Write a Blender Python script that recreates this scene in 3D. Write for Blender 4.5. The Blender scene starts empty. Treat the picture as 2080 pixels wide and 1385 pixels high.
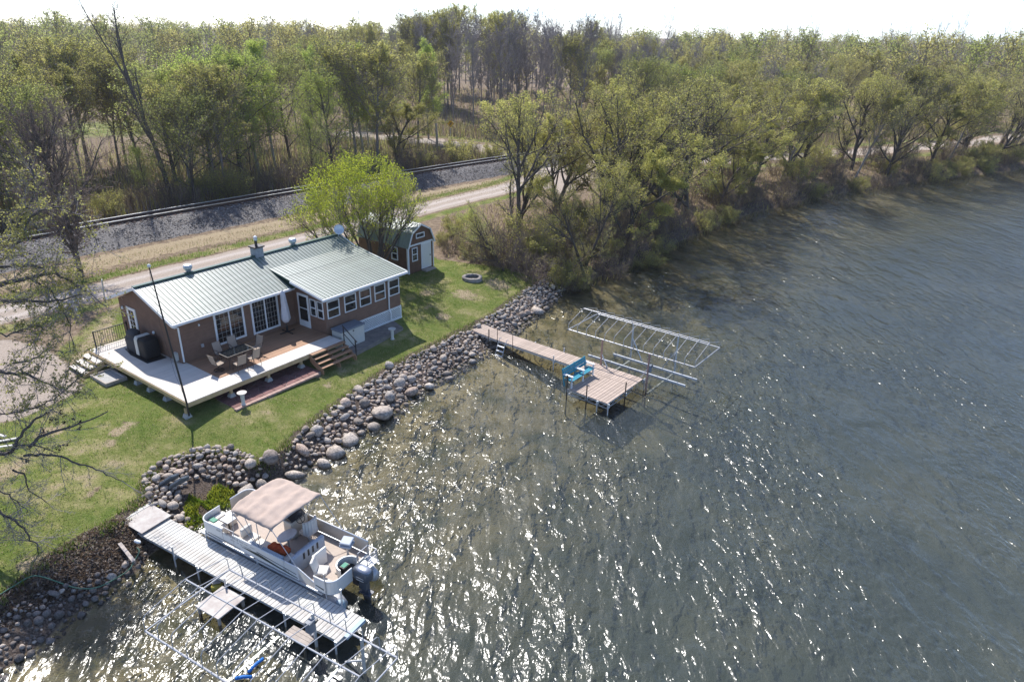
import bpy, bmesh, math, random
import numpy as np
from mathutils import Vector, Matrix, noise
random.seed(7); np.random.seed(7)
scene = bpy.context.scene
COL = scene.collection
R = math.radians
# ------------------------------------------------------------------ camera, sky, sun, exposure
PX_W, PX_H, FPX, PITCH, CAM_H, ROLL = 2080, 1385, 1438.2565, 0.4134, 18.7002, 0.0194
cam_data = bpy.data.cameras.new('camera')
cam_data.sensor_width = 36.0
cam_data.lens = 36.0 * FPX / PX_W
cam_data.clip_end = 6000
cam = bpy.data.objects.new('camera', cam_data); COL.objects.link(cam)
cam.matrix_world = Matrix.Translation((0, 0, CAM_H)) @ Matrix.Rotation(math.pi / 2 - PITCH, 4, 'X') @ Matrix.Rotation(ROLL, 4, 'Z')
scene.camera = cam
SUN_DIR = Vector((-0.98, 1.91, 2.55)).normalized()          # towards the sun
SUN_EL = math.asin(SUN_DIR.z); SUN_AZ = math.atan2(SUN_DIR.x, SUN_DIR.y)
world = bpy.data.worlds.new('World'); scene.world = world; world.use_nodes = True
wn = world.node_tree.nodes; wl = world.node_tree.links; wn.clear()
sky = wn.new('ShaderNodeTexSky'); sky.sky_type = 'NISHITA'; sky.sun_disc = False
sky.sun_elevation = SUN_EL; sky.sun_rotation = SUN_AZ
sky.air_density = 0.5; sky.dust_density = 0.5; sky.ozone_density = 2.5; sky.altitude = 0
bg = wn.new('ShaderNodeBackground'); bg.inputs[1].default_value = 0.15
wo = wn.new('ShaderNodeOutputWorld'); wl.new(sky.outputs[0], bg.inputs[0]); wl.new(bg.outputs[0], wo.inputs[0])
sd = bpy.data.lights.new('sun', 'SUN'); sd.energy = 3.1; sd.angle = R(0.53); sd.color = (1.0, 0.965, 0.915)
so = bpy.data.objects.new('sun', sd); COL.objects.link(so)
so.rotation_euler = SUN_DIR.to_track_quat('Z', 'Y').to_euler()
scene.view_settings.view_transform = 'Standard'; scene.view_settings.look = 'None'
scene.view_settings.gamma = 1.0; scene.view_settings.exposure = 1.0
scene.view_settings.use_curve_mapping = False
scene.render.engine = 'CYCLES'
cy = scene.cycles
cy.use_denoising = True
cy.max_bounces = 4; cy.diffuse_bounces = 2; cy.glossy_bounces = 2; cy.transmission_bounces = 2; cy.transparent_max_bounces = 6
cy.caustics_reflective = False; cy.caustics_refractive = False
cy.sample_clamp_indirect = 4.0
# ------------------------------------------------------------------ measuring helpers (photograph pixel -> point at height z)
def ray(x, y):
    u, v = x - PX_W / 2, y - PX_H / 2
    cr, sr = math.cos(ROLL), math.sin(ROLL)
    u, v = u * cr + v * sr, -u * sr + v * cr
    c, s = math.cos(PITCH), math.sin(PITCH)
    a, b = u / FPX, -v / FPX
    return Vector((a, c + b * s, -s + b * c))
def at(x, y, z=0.0):
    d = ray(x, y); t = (z - CAM_H) / d.z
    return Vector((d.x * t, d.y * t, z))
def at_y(x, y, Y):
    d = ray(x, y); t = Y / d.y
    return Vector((d.x * t, Y, CAM_H + d.z * t))
# ------------------------------------------------------------------ materials
def mat(name, col=(.5, .5, .5), rough=.7, metal=0.0, var=0.0, vscale=4.0, bump=0.0, bscale=30.0, spec=0.3, col2=None, stretch=(1, 1, 1), coord='Object', objrand=0.0):
    m = bpy.data.materials.new(name); m.use_nodes = True
    nt = m.node_tree; n = nt.nodes; l = nt.links
    p = n['Principled BSDF']
    p.inputs['Roughness'].default_value = rough; p.inputs['Metallic'].default_value = metal
    p.inputs['Specular IOR Level'].default_value = spec
    c = (*col, 1)
    if var == 0 and col2 is None and objrand == 0:
        p.inputs['Base Color'].default_value = c
    tc = n.new('ShaderNodeTexCoord'); mp = n.new('ShaderNodeMapping'); mp.inputs['Scale'].default_value = stretch
    l.new(tc.outputs[coord], mp.inputs[0])
    vec = mp.outputs[0]
    out = None
    if var > 0 or col2 is not None:
        nz = n.new('ShaderNodeTexNoise'); nz.inputs['Scale'].default_value = vscale; nz.inputs['Detail'].default_value = 3
        nz.inputs['Roughness'].default_value = .65
        l.new(vec, nz.inputs['Vector'])
        rp = n.new('ShaderNodeValToRGB')
        a = col; b = col2 if col2 is not None else tuple(min(1, x * (1 + var)) for x in col)
        if col2 is None: a = tuple(x * (1 - var) for x in col)
        rp.color_ramp.elements[0].position = .32; rp.color_ramp.elements[1].position = .68
        rp.color_ramp.elements[0].color = (*a, 1); rp.color_ramp.elements[1].color = (*b, 1)
        l.new(nz.outputs[0], rp.inputs[0]); out = rp.outputs[0]
    if objrand > 0:
        oi = n.new('ShaderNodeObjectInfo'); mr = n.new('ShaderNodeMapRange')
        mr.inputs[3].default_value = 1 - objrand; mr.inputs[4].default_value = 1 + objrand
        l.new(oi.outputs['Random'], mr.inputs[0])
        mx = n.new('ShaderNodeMix'); mx.data_type = 'RGBA'; mx.blend_type = 'MULTIPLY'; mx.inputs[0].default_value = 1
        if out is None: mx.inputs[6].default_value = c
        else: l.new(out, mx.inputs[6])
        l.new(mr.outputs[0], mx.inputs[7]); out = mx.outputs[2]
    if out is not None: l.new(out, p.inputs['Base Color'])
    if bump > 0:
        b2 = n.new('ShaderNodeTexNoise'); b2.inputs['Scale'].default_value = bscale; b2.inputs['Detail'].default_value = 4
        l.new(vec, b2.inputs['Vector'])
        bn = n.new('ShaderNodeBump'); bn.inputs['Strength'].default_value = bump; bn.inputs['Distance'].default_value = .05
        l.new(b2.outputs[0], bn.inputs['Height']); l.new(bn.outputs[0], p.inputs['Normal'])
    return m
def leaf_mat(name, c1, c2, trans=.6, objrand=.25):
    trans = max(trans, .6)
    m = bpy.data.materials.new(name); m.use_nodes = True
    nt = m.node_tree; n = nt.nodes; l = nt.links; n.clear()
    o = n.new('ShaderNodeOutputMaterial')
    tc = n.new('ShaderNodeTexCoord'); nz = n.new('ShaderNodeTexNoise'); nz.inputs['Scale'].default_value = 1.3; nz.inputs['Detail'].default_value = 3
    l.new(tc.outputs['Object'], nz.inputs['Vector'])
    rp = n.new('ShaderNodeValToRGB'); rp.color_ramp.elements[0].position = .35; rp.color_ramp.elements[1].position = .65
    rp.color_ramp.elements[0].color = (*c1, 1); rp.color_ramp.elements[1].color = (*c2, 1); l.new(nz.outputs[0], rp.inputs[0])
    oi = n.new('ShaderNodeObjectInfo'); mr = n.new('ShaderNodeMapRange'); mr.inputs[3].default_value = 1 - objrand; mr.inputs[4].default_value = 1 + objrand
    l.new(oi.outputs['Random'], mr.inputs[0])
    mx = n.new('ShaderNodeMix'); mx.data_type = 'RGBA'; mx.blend_type = 'MULTIPLY'; mx.inputs[0].default_value = 1
    l.new(rp.outputs[0], mx.inputs[6]); l.new(mr.outputs[0], mx.inputs[7])
    df = n.new('ShaderNodeBsdfDiffuse'); tr = n.new('ShaderNodeBsdfTranslucent'); ms = n.new('ShaderNodeMixShader'); ms.inputs[0].default_value = trans
    l.new(mx.outputs[2], df.inputs[0]); l.new(mx.outputs[2], tr.inputs[0]); l.new(df.outputs[0], ms.inputs[1]); l.new(tr.outputs[0], ms.inputs[2])
    l.new(ms.outputs[0], o.inputs[0])
    return m
M = {}
M['siding'] = mat('brown_siding', (.150, .080, .052), .75, var=.12, vscale=2)
M['shedroof'] = mat('pale_green_metal', (.20, .25, .22), .38, spec=1.0, var=.1)
M['white'] = mat('white_paint', (.80, .80, .79), .5, var=.04, vscale=3)
M['glass'] = mat('dark_glass', (.012, .014, .016), .04, spec=.6)
M['roof'] = mat('green_metal_roof', (.19, .225, .19), .42, var=.16, vscale=1.3, spec=1.0, objrand=.07)
M['roofdark'] = mat('dark_green_trim', (.03, .085, .06), .4, spec=.5)
M['galv'] = mat('galvanised_metal', (.62, .64, .66), .45, metal=.5, var=.08)
M['alum'] = mat('aluminium_tube', (.48, .48, .49), .45, metal=.35)
M['brownwood'] = mat('stained_deck_board', (.36, .205, .12), .65, var=.18, vscale=3, stretch=(.5, 6, 6), objrand=.14)
M['palewood'] = mat('weathered_pale_board', (.66, .60, .53), .7, var=.10, vscale=3, stretch=(.5, 6, 6), objrand=.06)
M['framewood'] = mat('treated_lumber', (.50, .37, .20), .7, var=.15, vscale=3)
M['concrete'] = mat('concrete', (.42, .41, .39), .9, var=.15, vscale=8, bump=.3)
M['block'] = mat('grey_block', (.36, .37, .38), .9, var=.15, vscale=8, bump=.3)
M['black'] = mat('black_metal', (.018, .018, .02), .45, spec=.5)
M['blackcloth'] = mat('black_cover', (.012, .012, .014), .6, bump=.3, bscale=9)
M['greycloth'] = mat('charcoal_cover', (.06, .06, .065), .75, bump=.4, bscale=8)
M['sling'] = mat('tan_sling_fabric', (.36, .29, .23), .8)
M['brownmetal'] = mat('dark_brown_frame', (.05, .035, .028), .45, spec=.5)
M['umbrella'] = mat('pale_umbrella_cloth', (.62, .60, .62), .85, var=.06, vscale=6, bump=.3, bscale=12)
M['plastic'] = mat('cream_resin', (.58, .57, .52), .5, var=.05)
M['greyplastic'] = mat('grey_resin_lid', (.20, .22, .25), .5, var=.06)
M['firering'] = mat('fire_ring_block', (.30, .27, .25), .9, var=.2, vscale=5, objrand=.12)
M['flag'] = mat('red_flagstone', (.20, .105, .095), .85, var=.2, vscale=3, bump=.3, objrand=.2)
M['mortar'] = mat('flagstone_joint', (.30, .24, .22), .9)
M['brickpink'] = mat('pink_paver', (.42, .28, .23), .85, var=.1, objrand=.1)
M['shedwood'] = mat('red_brown_shed_siding', (.20, .085, .045), .7, var=.25, vscale=2.5, stretch=(5, 5, .4), objrand=.12)
M['stone'] = mat('fieldstone', (.17, .15, .14), .85, col2=(.40, .36, .33), vscale=2.5, bump=.5, bscale=9, objrand=.35)
M['slate'] = mat('blue_slate', (.15, .17, .19), .75, var=.25, vscale=4, bump=.4)
M['dockwood'] = mat('tan_composite_plank', (.45, .355, .29), .65, var=.10, vscale=3, objrand=.12)
M['whiteplank'] = mat('worn_white_plank', (.66, .66, .62), .7, col2=(.50, .46, .41), vscale=1.6, objrand=.12)
M['greyboard'] = mat('worn_plywood', (.42, .36, .33), .8, col2=(.60, .57, .52), vscale=2.2)
M['rawboard'] = mat('weathered_board', (.42, .36, .31), .8, var=.18, vscale=3, objrand=.1)
M['teal'] = mat('teal_paint', (.03, .26, .35), .45, var=.08, spec=.4)
M['rust'] = mat('pinkish_primer', (.42, .25, .20), .6, var=.15)
M['bimini'] = mat('tan_canvas', (.46, .36, .30), .85, var=.06, vscale=2.5, bump=.25, bscale=6)
M['carpet'] = mat('beige_boat_carpet', (.50, .42, .36), .95, var=.07, vscale=14)
M['vinyl'] = mat('cream_vinyl', (.70, .65, .58), .5)
M['vinylgrey'] = mat('blue_grey_vinyl', (.36, .40, .46), .5)
M['gel'] = mat('white_boat_panel', (.72, .71, .68), .35, spec=.5)
M['panel'] = mat('beige_boat_panel', (.60, .54, .45), .5)
M['decal'] = mat('dark_green_decal', (.03, .04, .035), .4)
M['print'] = mat('grey_print', (.12, .12, .13), .5)
M['motor'] = mat('blue_grey_cowling', (.08, .09, .11), .25, spec=.6)
M['motorsilver'] = mat('silver_cowling', (.30, .32, .37), .3, metal=.4)
M['green'] = mat('green_plastic', (.01, .22, .13), .5)
M['red'] = mat('red_towel', (.42, .05, .02), .9, col2=(.55, .12, .03), vscale=7)
M['blue'] = mat('blue_foam', (.03, .17, .50), .6)
M['bluerope'] = mat('blue_fender', (.33, .43, .50), .5)
M['grille'] = mat('window_grille', (.42, .40, .36), .6)  # white bars toned down in colour, as if dimmed behind the glass
M['rail'] = mat('shiny_steel', (.75, .75, .76), .35, metal=.9)
M['rustrail'] = mat('rusty_rail', (.10, .06, .045), .7)
M['tie'] = mat('creosote_timber', (.13, .085, .065), .9, var=.25, objrand=.25)
M['yellow'] = mat('yellow_sign', (.75, .38, .02), .5)
M['hose'] = mat('green_hose', (.10, .20, .13), .5)
M['orange'] = mat('orange_hose', (.5, .2, .03), .5)
M['bark'] = mat('dark_bark', (.105, .086, .074), .95, var=.3, vscale=3, objrand=.2)
M['barkgrey'] = mat('grey_bark', (.25, .22, .20), .95, var=.25, vscale=3, objrand=.2)
M['barkpale'] = mat('pale_aspen_bark', (.36, .34, .29), .9, var=.3, vscale=2, objrand=.2)
M['twig'] = mat('brown_twig', (.25, .205, .165), .95, objrand=.2)
M['twiggrey'] = mat('grey_mauve_twig', (.32, .28, .265), .95, objrand=.2)
M['twigred'] = mat('reddish_twig', (.22, .165, .14), .95, objrand=.2)
M['leafolive'] = leaf_mat('olive_spring_leaf', (.40, .37, .12), (.54, .49, .17))
M['leafyellow'] = leaf_mat('yellow_green_leaf', (.42, .41, .11), (.55, .52, .17), .5)
M['leafgreen'] = leaf_mat('fresh_green_leaf', (.34, .42, .09), (.47, .53, .13), .5)
M['leafwillow'] = leaf_mat('willow_leaf', (.36, .45, .03), (.54, .57, .06), .68, .1)
M['leafdark'] = leaf_mat('mid_green_leaf', (.31, .35, .10), (.43, .45, .14), .45)
M['leafbrown'] = leaf_mat('dry_brown_leaf', (.16, .11, .07), (.30, .22, .15), .3)
M['cone'] = mat('dark_cone', (.035, .022, .02), .9)
M['moss'] = leaf_mat('planter_green', (.17, .24, .02), (.34, .36, .04), .4)
M['drygrass'] = leaf_mat('dry_grass', (.36, .29, .17), (.48, .40, .26), .3)
M['greengrass'] = leaf_mat('grass_blade', (.10, .17, .02), (.20, .26, .05), .4)
# ------------------------------------------------------------------ mesh helpers
class MB:
    def __init__(s): s.v = []; s.f = []
    def add(s, vs, fs):
        o = len(s.v); s.v += [tuple(v) for v in vs]; s.f += [tuple(i + o for i in f) for f in fs]; return s
    def box(s, c, d, rz=0.0, rot=None):
        hx, hy, hz = d[0] / 2, d[1] / 2, d[2] / 2
        vs = [Vector((x, y, z)) for x in (-hx, hx) for y in (-hy, hy) for z in (-hz, hz)]
        m = rot if rot is not None else Matrix.Rotation(rz, 3, 'Z')
        vs = [m @ v + Vector(c) for v in vs]
        return s.add(vs, [(0, 1, 3, 2), (4, 6, 7, 5), (0, 4, 5, 1), (2, 3, 7, 6), (0, 2, 6, 4), (1, 5, 7, 3)])
    def span(s, a, b):
        return s.box([(a[i] + b[i]) / 2 for i in range(3)], [abs(b[i] - a[i]) for i in range(3)])
    def bar(s, p0, p1, w, h, up=(0, 0, 1)):
        p0 = Vector(p0); p1 = Vector(p1); d = (p1 - p0); L = d.length; d.normalize()
        up = Vector(up)
        if abs(d.dot(up)) > .97: up = Vector((0, 1, 0))
        sx = d.cross(up).normalized(); uz = sx.cross(d)
        m = Matrix((d, sx, uz)).transposed()
        return s.box((p0 + p1) / 2, (L, w, h), rot=m)
    def tube(s, pts, r, n=6, cap=True):
        pts = [Vector(p) for p in pts]
        rs = r if isinstance(r, (list, tuple)) else [r] * len(pts)
        rings = []
        ref = None
        for i, p in enumerate(pts):
            d = (pts[min(i + 1, len(pts) - 1)] - pts[max(i - 1, 0)])
            if d.length < 1e-9: d = Vector((0, 0, 1))
            d.normalize()
            if ref is None:
                ref = Vector((0, 0, 1)) if abs(d.z) < .9 else Vector((1, 0, 0))
            a = d.cross(ref).normalized(); b = a.cross(d).normalized(); ref = b
            rings.append([p + (a * math.cos(2 * math.pi * k / n) + b * math.sin(2 * math.pi * k / n)) * rs[i] for k in range(n)])
        vs = [v for rg in rings for v in rg]; fs = []
        for i in range(len(pts) - 1):
            for k in range(n):
                a = i * n + k; b = i * n + (k + 1) % n
                fs.append((a, b, b + n, a + n))
        if cap: fs.append(tuple(range(n - 1, -1, -1))); fs.append(tuple((len(pts) - 1) * n + k for k in range(n)))
        return s.add(vs, fs)
    def prism(s, poly, z0, z1):
        n = len(poly)
        area = sum(poly[i][0] * poly[(i + 1) % n][1] - poly[(i + 1) % n][0] * poly[i][1] for i in range(n))
        if area < 0: poly = poly[::-1]
        vs = [(p[0], p[1], z0) for p in poly] + [(p[0], p[1], z1) for p in poly]
        fs = [tuple(range(n - 1, -1, -1)), tuple(range(n, 2 * n))] + [(i, (i + 1) % n, n + (i + 1) % n, n + i) for i in range(n)]
        return s.add(vs, fs)
    def lathe(s, prof, c=(0, 0, 0), n=16):
        vs = []; fs = []
        for r_, z in prof:
            for k in range(n):
                a = 2 * math.pi * k / n; vs.append((c[0] + r_ * math.cos(a), c[1] + r_ * math.sin(a), c[2] + z))
        for i in range(len(prof) - 1):
            for k in range(n):
                a = i * n + k; b = i * n + (k + 1) % n
                fs.append((a, b, b + n, a + n))
        fs.append(tuple(range(n - 1, -1, -1))); fs.append(tuple((len(prof) - 1) * n + k for k in range(n)))
        return s.add(vs, fs)
    def quad(s, a, b, c, d): return s.add([a, b, c, d], [(0, 1, 2, 3)])
    def mesh(s, name, m=None, smooth=False):
        me = bpy.data.meshes.new(name); me.from_pydata(s.v, [], s.f); me.update()
        if m is not None: me.materials.append(M[m] if isinstance(m, str) else m)
        if smooth: me.polygons.foreach_set('use_smooth', [True] * len(me.polygons))
        return me
    def build(s, name, m=None, parent=None, smooth=False, bevel=0.0):
        o = obj(name, s.mesh(name, m, smooth), parent)
        if bevel > 0:
            b = o.modifiers.new('bevel', 'BEVEL'); b.width = bevel; b.segments = 2; b.limit_method = 'ANGLE'
        return o
def obj(name, me, parent=None, loc=None, rot=None, scale=None):
    o = bpy.data.objects.new(name, me); COL.objects.link(o)
    if parent is not None: o.parent = parent
    if loc is not None: o.location = loc
    if rot is not None: o.rotation_euler = rot
    if scale is not None: o.scale = scale
    return o
def tag(o, label=None, cat=None, group=None, kind=None):
    if label: o['label'] = label
    if cat: o['category'] = cat
    if group: o['group'] = group
    if kind: o['kind'] = kind
    return o
def thing(name, label, cat, loc=(0, 0, 0), rz=0.0, group=None):
    o = bpy.data.objects.new(name, None); COL.objects.link(o)
    o.location = loc; o.rotation_euler = (0, 0, rz); o.empty_display_size = .2
    return tag(o, label, cat, group)
def arr_mesh(name, V, F, mats=(), midx=None, smooth=False):
    V = np.asarray(V, dtype=np.float32); F = np.asarray(F, dtype=np.int32)
    me = bpy.data.meshes.new(name); k = F.shape[1]
    me.vertices.add(len(V)); me.vertices.foreach_set('co', V.ravel())
    me.loops.add(F.size); me.loops.foreach_set('vertex_index', F.ravel())
    me.polygons.add(len(F)); me.polygons.foreach_set('loop_start', np.arange(0, F.size, k, dtype=np.int32))
    me.polygons.foreach_set('loop_total', np.full(len(F), k, dtype=np.int32))
    for m in mats: me.materials.append(M[m])
    if midx is not None: me.polygons.foreach_set('material_index', np.asarray(midx, dtype=np.int32))
    me.update(calc_edges=True)
    if smooth: me.polygons.foreach_set('use_smooth', np.ones(len(F), dtype=bool))
    return me
# ------------------------------------------------------------------ terrain
def poly_w(pts, z): return [tuple(at(x, y, z)[:2]) for x, y in pts]
SHORE_PX = [(0,1368),(60,1328),(130,1265),(200,1218),(270,1165),(300,1135),(345,1098),(420,1052),(470,1012),(505,998),(560,975),(600,957),(650,935),(700,895),(760,858),(800,838),(830,812),(880,775),(930,745),(985,712),(1030,680),(1085,640),(1130,602),(1150,588),(1200,568),(1300,530),(1400,482),(1500,441),(1650,402),(1800,377),(1950,357),(2080,343)]
EDGE_PX = [(0,1225),(29,1200),(109,1134),(182,1090),(234,1066),(262,1040),(298,1008),(300,975),(340,943),(400,922),(470,922),(520,940),(548,940),(575,915),(600,888),(660,838),(720,795),(790,748),(860,712),(935,672),(1000,640),(1050,602),(1085,578),(1125,562),(1200,545),(1300,503),(1400,456),(1500,418),(1650,384),(1800,362),(1950,343),(2080,330)]
SHORE = [(-70, -60), (-26, -12), (-18.5, 8)] + poly_w(SHORE_PX, 0) + [(150, 140), (330, 175), (900, 240), (2500, 300)]
EDGE = [(-72, -58), (-28, -11), (-20.5, 9)] + poly_w(EDGE_PX, .9) + [(149, 144), (329, 180), (899, 246), (2500, 306)]
def pl_dist(X, Y, pts):
    """distance to polyline and side sign (positive = left of travel direction = land)"""
    best = np.full(X.shape, 1e18); sign = np.ones(X.shape)
    for (x0, y0), (x1, y1) in zip(pts[:-1], pts[1:]):
        dx, dy = x1 - x0, y1 - y0; L2 = dx * dx + dy * dy
        t = np.clip(((X - x0) * dx + (Y - y0) * dy) / L2, 0, 1)
        ex, ey = X - (x0 + t * dx), Y - (y0 + t * dy)
        d2 = ex * ex + ey * ey
        cr = dx * (Y - y0) - dy * (X - x0)
        m = d2 < best - 1e-9
        best = np.where(m, d2, best); sign = np.where(m, np.where(cr >= 0, 1.0, -1.0), sign)
    return np.sqrt(best), sign
def sstep(a, b, x):
    t = np.clip((x - a) / (b - a), 0, 1); return t * t * (3 - 2 * t)
RAIL_C = [tuple(at(x, y, 2.45)[:2]) for x, y in ((180,460),(400,423),(608,387),(830,352),(1000,326),(1120,309))]
rd = Vector((RAIL_C[1][0] - RAIL_C[0][0], RAIL_C[1][1] - RAIL_C[0][1])).normalized()
rd2 = Vector((RAIL_C[-1][0] - RAIL_C[-2][0], RAIL_C[-1][1] - RAIL_C[-2][1])).normalized()
# a smooth curve through the measured track: quadratic fit of offset along its chord
_P = np.array(RAIL_C); _o = _P[0]; _d = (_P[-1] - _P[0]); _d /= np.linalg.norm(_d); _n = np.array([-_d[1], _d[0]])
_s = (_P - _o) @ _d; _e = (_P - _o) @ _n
_cf = np.polyfit(_s, _e, 2)
def track_pt(s):
    e = np.polyval(_cf, s); return _o + _d * s + _n * e
TRACK = [tuple(track_pt(s)) for s in np.arange(-60, 200, 4.0)]
ROAD_A = poly_w([(-120,668),(0,640),(60,626),(123,610),(200,594),(300,565),(400,542),(500,517),(600,493),(700,468),(842,428),(878,420),(950,400),(1015,388),(1067,374),(1112,351),(1150,334)], 1.4)
ROAD_B = poly_w([(700,275),(850,288),(930,291),(1000,303),(1060,314),(1120,328),(1200,332),(1335,326),(1477,325),(1562,320),(1698,312),(1920,296),(2080,288)], 1.6)
ROAD_B += [(150, 190), (260, 230)]
def smooth_line(pts, k=6):
    out = []
    for i in range(len(pts) - 1):
        p0 = np.array(pts[max(i - 1, 0)]); p1 = np.array(pts[i]); p2 = np.array(pts[i + 1]); p3 = np.array(pts[min(i + 2, len(pts) - 1)])
        for j in range(k):
            t = j / k; out.append(tuple(.5 * (2 * p1 + (p2 - p0) * t + (2 * p0 - 5 * p1 + 4 * p2 - p3) * t * t + (3 * p1 - p0 - 3 * p2 + p3) * t ** 3)))
    return out + [tuple(pts[-1])]
def relax(pts, n):
    a = np.array(pts)
    for _ in range(n): a[1:-1] = .5 * a[1:-1] + .25 * (a[:-2] + a[2:])
    return [tuple(p) for p in a]
ROAD_A = relax(smooth_line(ROAD_A, 3), 12); ROAD_B = relax(smooth_line(ROAD_B, 4), 30)
def height(X, Y):
    X = np.asarray(X, dtype=float); Y = np.asarray(Y, dtype=float)
    ds, ss = pl_dist(X, Y, SHORE); de, se = pl_dist(X, Y, EDGE)
    bed = -.06 - .16 * np.minimum(ds, 5) - .05 * np.clip(ds - 5, 0, 30)
    bank = .88 * ds / (ds + de + 1e-6)
    lawn = .88 + .52 * sstep(0, 4.0, de) + .0012 * np.clip(de - 60, 0, 400)
    h = np.where(ss < 0, bed, np.where(se < 0, bank, lawn))
    dt, st = pl_dist(X, Y, TRACK)
    emb = 2.1 - .95 * sstep(1.0, 4.8, dt)
    emb = np.where(st > 0, 2.1 - .95 * sstep(1.0, 3.8, dt), emb)
    h = np.where((dt < 9) & (ss > 0), np.maximum(h, emb), h)
    # the low hill that carries the tall bare wood behind the road
    h = h + np.where(ss > 0, 3.5 * np.exp(-(((X + 12) / 70) ** 2 + ((Y - 190) / 45) ** 2)), 0)
    return h
def gz(x, y): return float(height(np.array([x]), np.array([y]))[0])
def grow(a, b, step, lo, hi, g=1.045):
    mid = list(np.arange(a, b + 1e-6, step)); left = []; s = step; x = a
    while x > lo: s *= g if abs(x) < 260 else 1.25; x -= s; left.append(x)
    right = []; s = step; x = mid[-1]
    while x < hi: s *= g if abs(x) < 260 else 1.25; x += s; right.append(x)
    return np.array(left[::-1] + mid + right)
gx = grow(-34, 26, .34, -1500, 2500); gy = grow(11, 72, .34, -120, 2500)
GX, GY = np.meshgrid(gx, gy); GZ = height(GX, GY)
ds_, ss_ = pl_dist(GX, GY, SHORE); de_, se_ = pl_dist(GX, GY, EDGE)
land = (ss_ > 0) & (se_ > 0)
rough = np.array([[noise.noise((x * .6, y * .6, 3.3)) for x in gx] for y in gy]) if GX.size < 90000 else None
if rough is None:
    rng = np.random.RandomState(3)
    rough = np.sin(GX * 1.7 + 1.3 * np.sin(GY * .9)) * np.sin(GY * 1.3 + 1.1 * np.sin(GX * .7))
GZ = GZ + np.where(land, .03 * rough, .05 * rough)
# masks: lawn / gravel / ballast-near / mud
def road_mask(pts, w0, w1):
    d, _ = pl_dist(GX, GY, pts); return 1 - sstep(w0, w1, d)
def inpoly(X, Y, poly):
    c = np.zeros(X.shape, bool); n = len(poly)
    for i in range(n):
        x0, y0 = poly[i]; x1, y1 = poly[(i + 1) % n]
        if y0 == y1: continue
        c ^= ((Y < y0) != (Y < y1)) & (X < (x1 - x0) * (Y - y0) / (y1 - y0) + x0)
    return c
def softpoly(poly, w):
    ins = inpoly(GX, GY, poly); d, _ = pl_dist(GX, GY, poly + [poly[0]])
    return sstep(-w, w, np.where(ins, d, -d))
LAWN_POLY = poly_w([(-160,1330),(0,1235),(109,1138),(182,1094),(234,1068),(290,1015),(292,975),(340,938),(400,916),(470,916),(535,938),(575,912),(600,885),(660,835),(720,791),(790,743),(860,708),(935,668),(1000,636),(1050,600),(1090,575),(1098,560),(1040,548),(960,540),(890,530),(840,500),(700,500),(560,540),(420,575),(300,610),(200,640),(150,690),(60,760),(-160,830)], 1.25)
lawn = softpoly(LAWN_POLY, .6)
green_strip, _ = pl_dist(GX, GY, [(x - .0, y) for x, y in ROAD_A])
roadside = np.exp(-((green_strip - 2.9) / 1.0) ** 2)
far_green = np.exp(-((pl_dist(GX, GY, ROAD_B)[0] - 5.5) / 2.2) ** 2)
clearing = np.exp(-(((GX + 70) / 16) ** 2 + ((GY - 128) / 14) ** 2))
lawn = np.clip(np.maximum.reduce([lawn, .75 * roadside, .7 * far_green, .8 * clearing]), 0, 1)
yard_back = softpoly(poly_w([(60,800),(130,730),(190,650),(240,615),(250,700),(215,740),(150,790)], 1.4), 1.0)
gravel = np.maximum(road_mask(ROAD_A, 1.4, 2.3), road_mask(ROAD_B, 1.9, 2.9))
PAD = poly_w([(-200,700),(20,690),(90,705),(150,750),(165,790),(120,815),(40,850),(-200,900)], 1.4)
gravel = np.maximum(gravel, softpoly(PAD, .7))
APRON = poly_w([(1075,372),(1110,345),(1130,322),(1200,322),(1250,345),(1190,375),(1140,395)], 1.4)
gravel = np.maximum(gravel, softpoly(APRON, 1.2))
dry = np.maximum(yard_back * .8, 0)
for px_, py_, r_ in ((240,880,.75),(222,903,.6),(262,868,.6),(326,929,.38),(945,600,1.5),(1010,575,1.6),(640,762,.6),(665,775,.5),(60,1130,.8),(105,880,1.1),(25,960,1.2),(195,988,.35),(545,808,.5),(900,640,.9),(120,1105,.5),(175,1000,.4),(870,600,1.0)):
    q_ = at(px_, py_, 1.25); dry = np.maximum(dry, .85 * np.exp(-((GX - q_.x) ** 2 + (GY - q_.y) ** 2) / r_ ** 2))
lawn = lawn * (1 - .8 * dry)
bankm = np.where((ss_ > 0), np.where(se_ < 0, 1.0, np.exp(-(de_ / .5) ** 2) * .8), 0)
dtr, strk = pl_dist(GX, GY, TRACK)
dryband = np.where(strk < 0, np.exp(-((dtr - 7.6) / 2.0) ** 2), np.exp(-((dtr - 6) / 2.0) ** 2) * .7)
ny, nx = GX.shape
V = np.stack([GX.ravel(), GY.ravel(), GZ.ravel()], 1)
ii = np.arange(ny * nx).reshape(ny, nx)
F = np.stack([ii[:-1, :-1].ravel(), ii[:-1, 1:].ravel(), ii[1:, 1:].ravel(), ii[1:, :-1].ravel()], 1)
gm = arr_mesh('ground', V, F, smooth=True)
for nm, A in (('m_lawn', lawn * (1 - gravel)), ('m_gravel', gravel), ('m_dry', np.maximum(dry, dryband) * (1 - gravel)), ('m_rut', np.maximum(np.exp(-((pl_dist(GX, GY, ROAD_A)[0] - .8) / .32) ** 2), np.exp(-((pl_dist(GX, GY, ROAD_B)[0] - .9) / .4) ** 2))), ('m_bank', bankm), ('m_depth', np.where(ss_ < 0, ds_, 0))):
    at_ = gm.attributes.new(nm, 'FLOAT', 'POINT'); at_.data.foreach_set('value', A.ravel().astype(np.float32))
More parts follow.
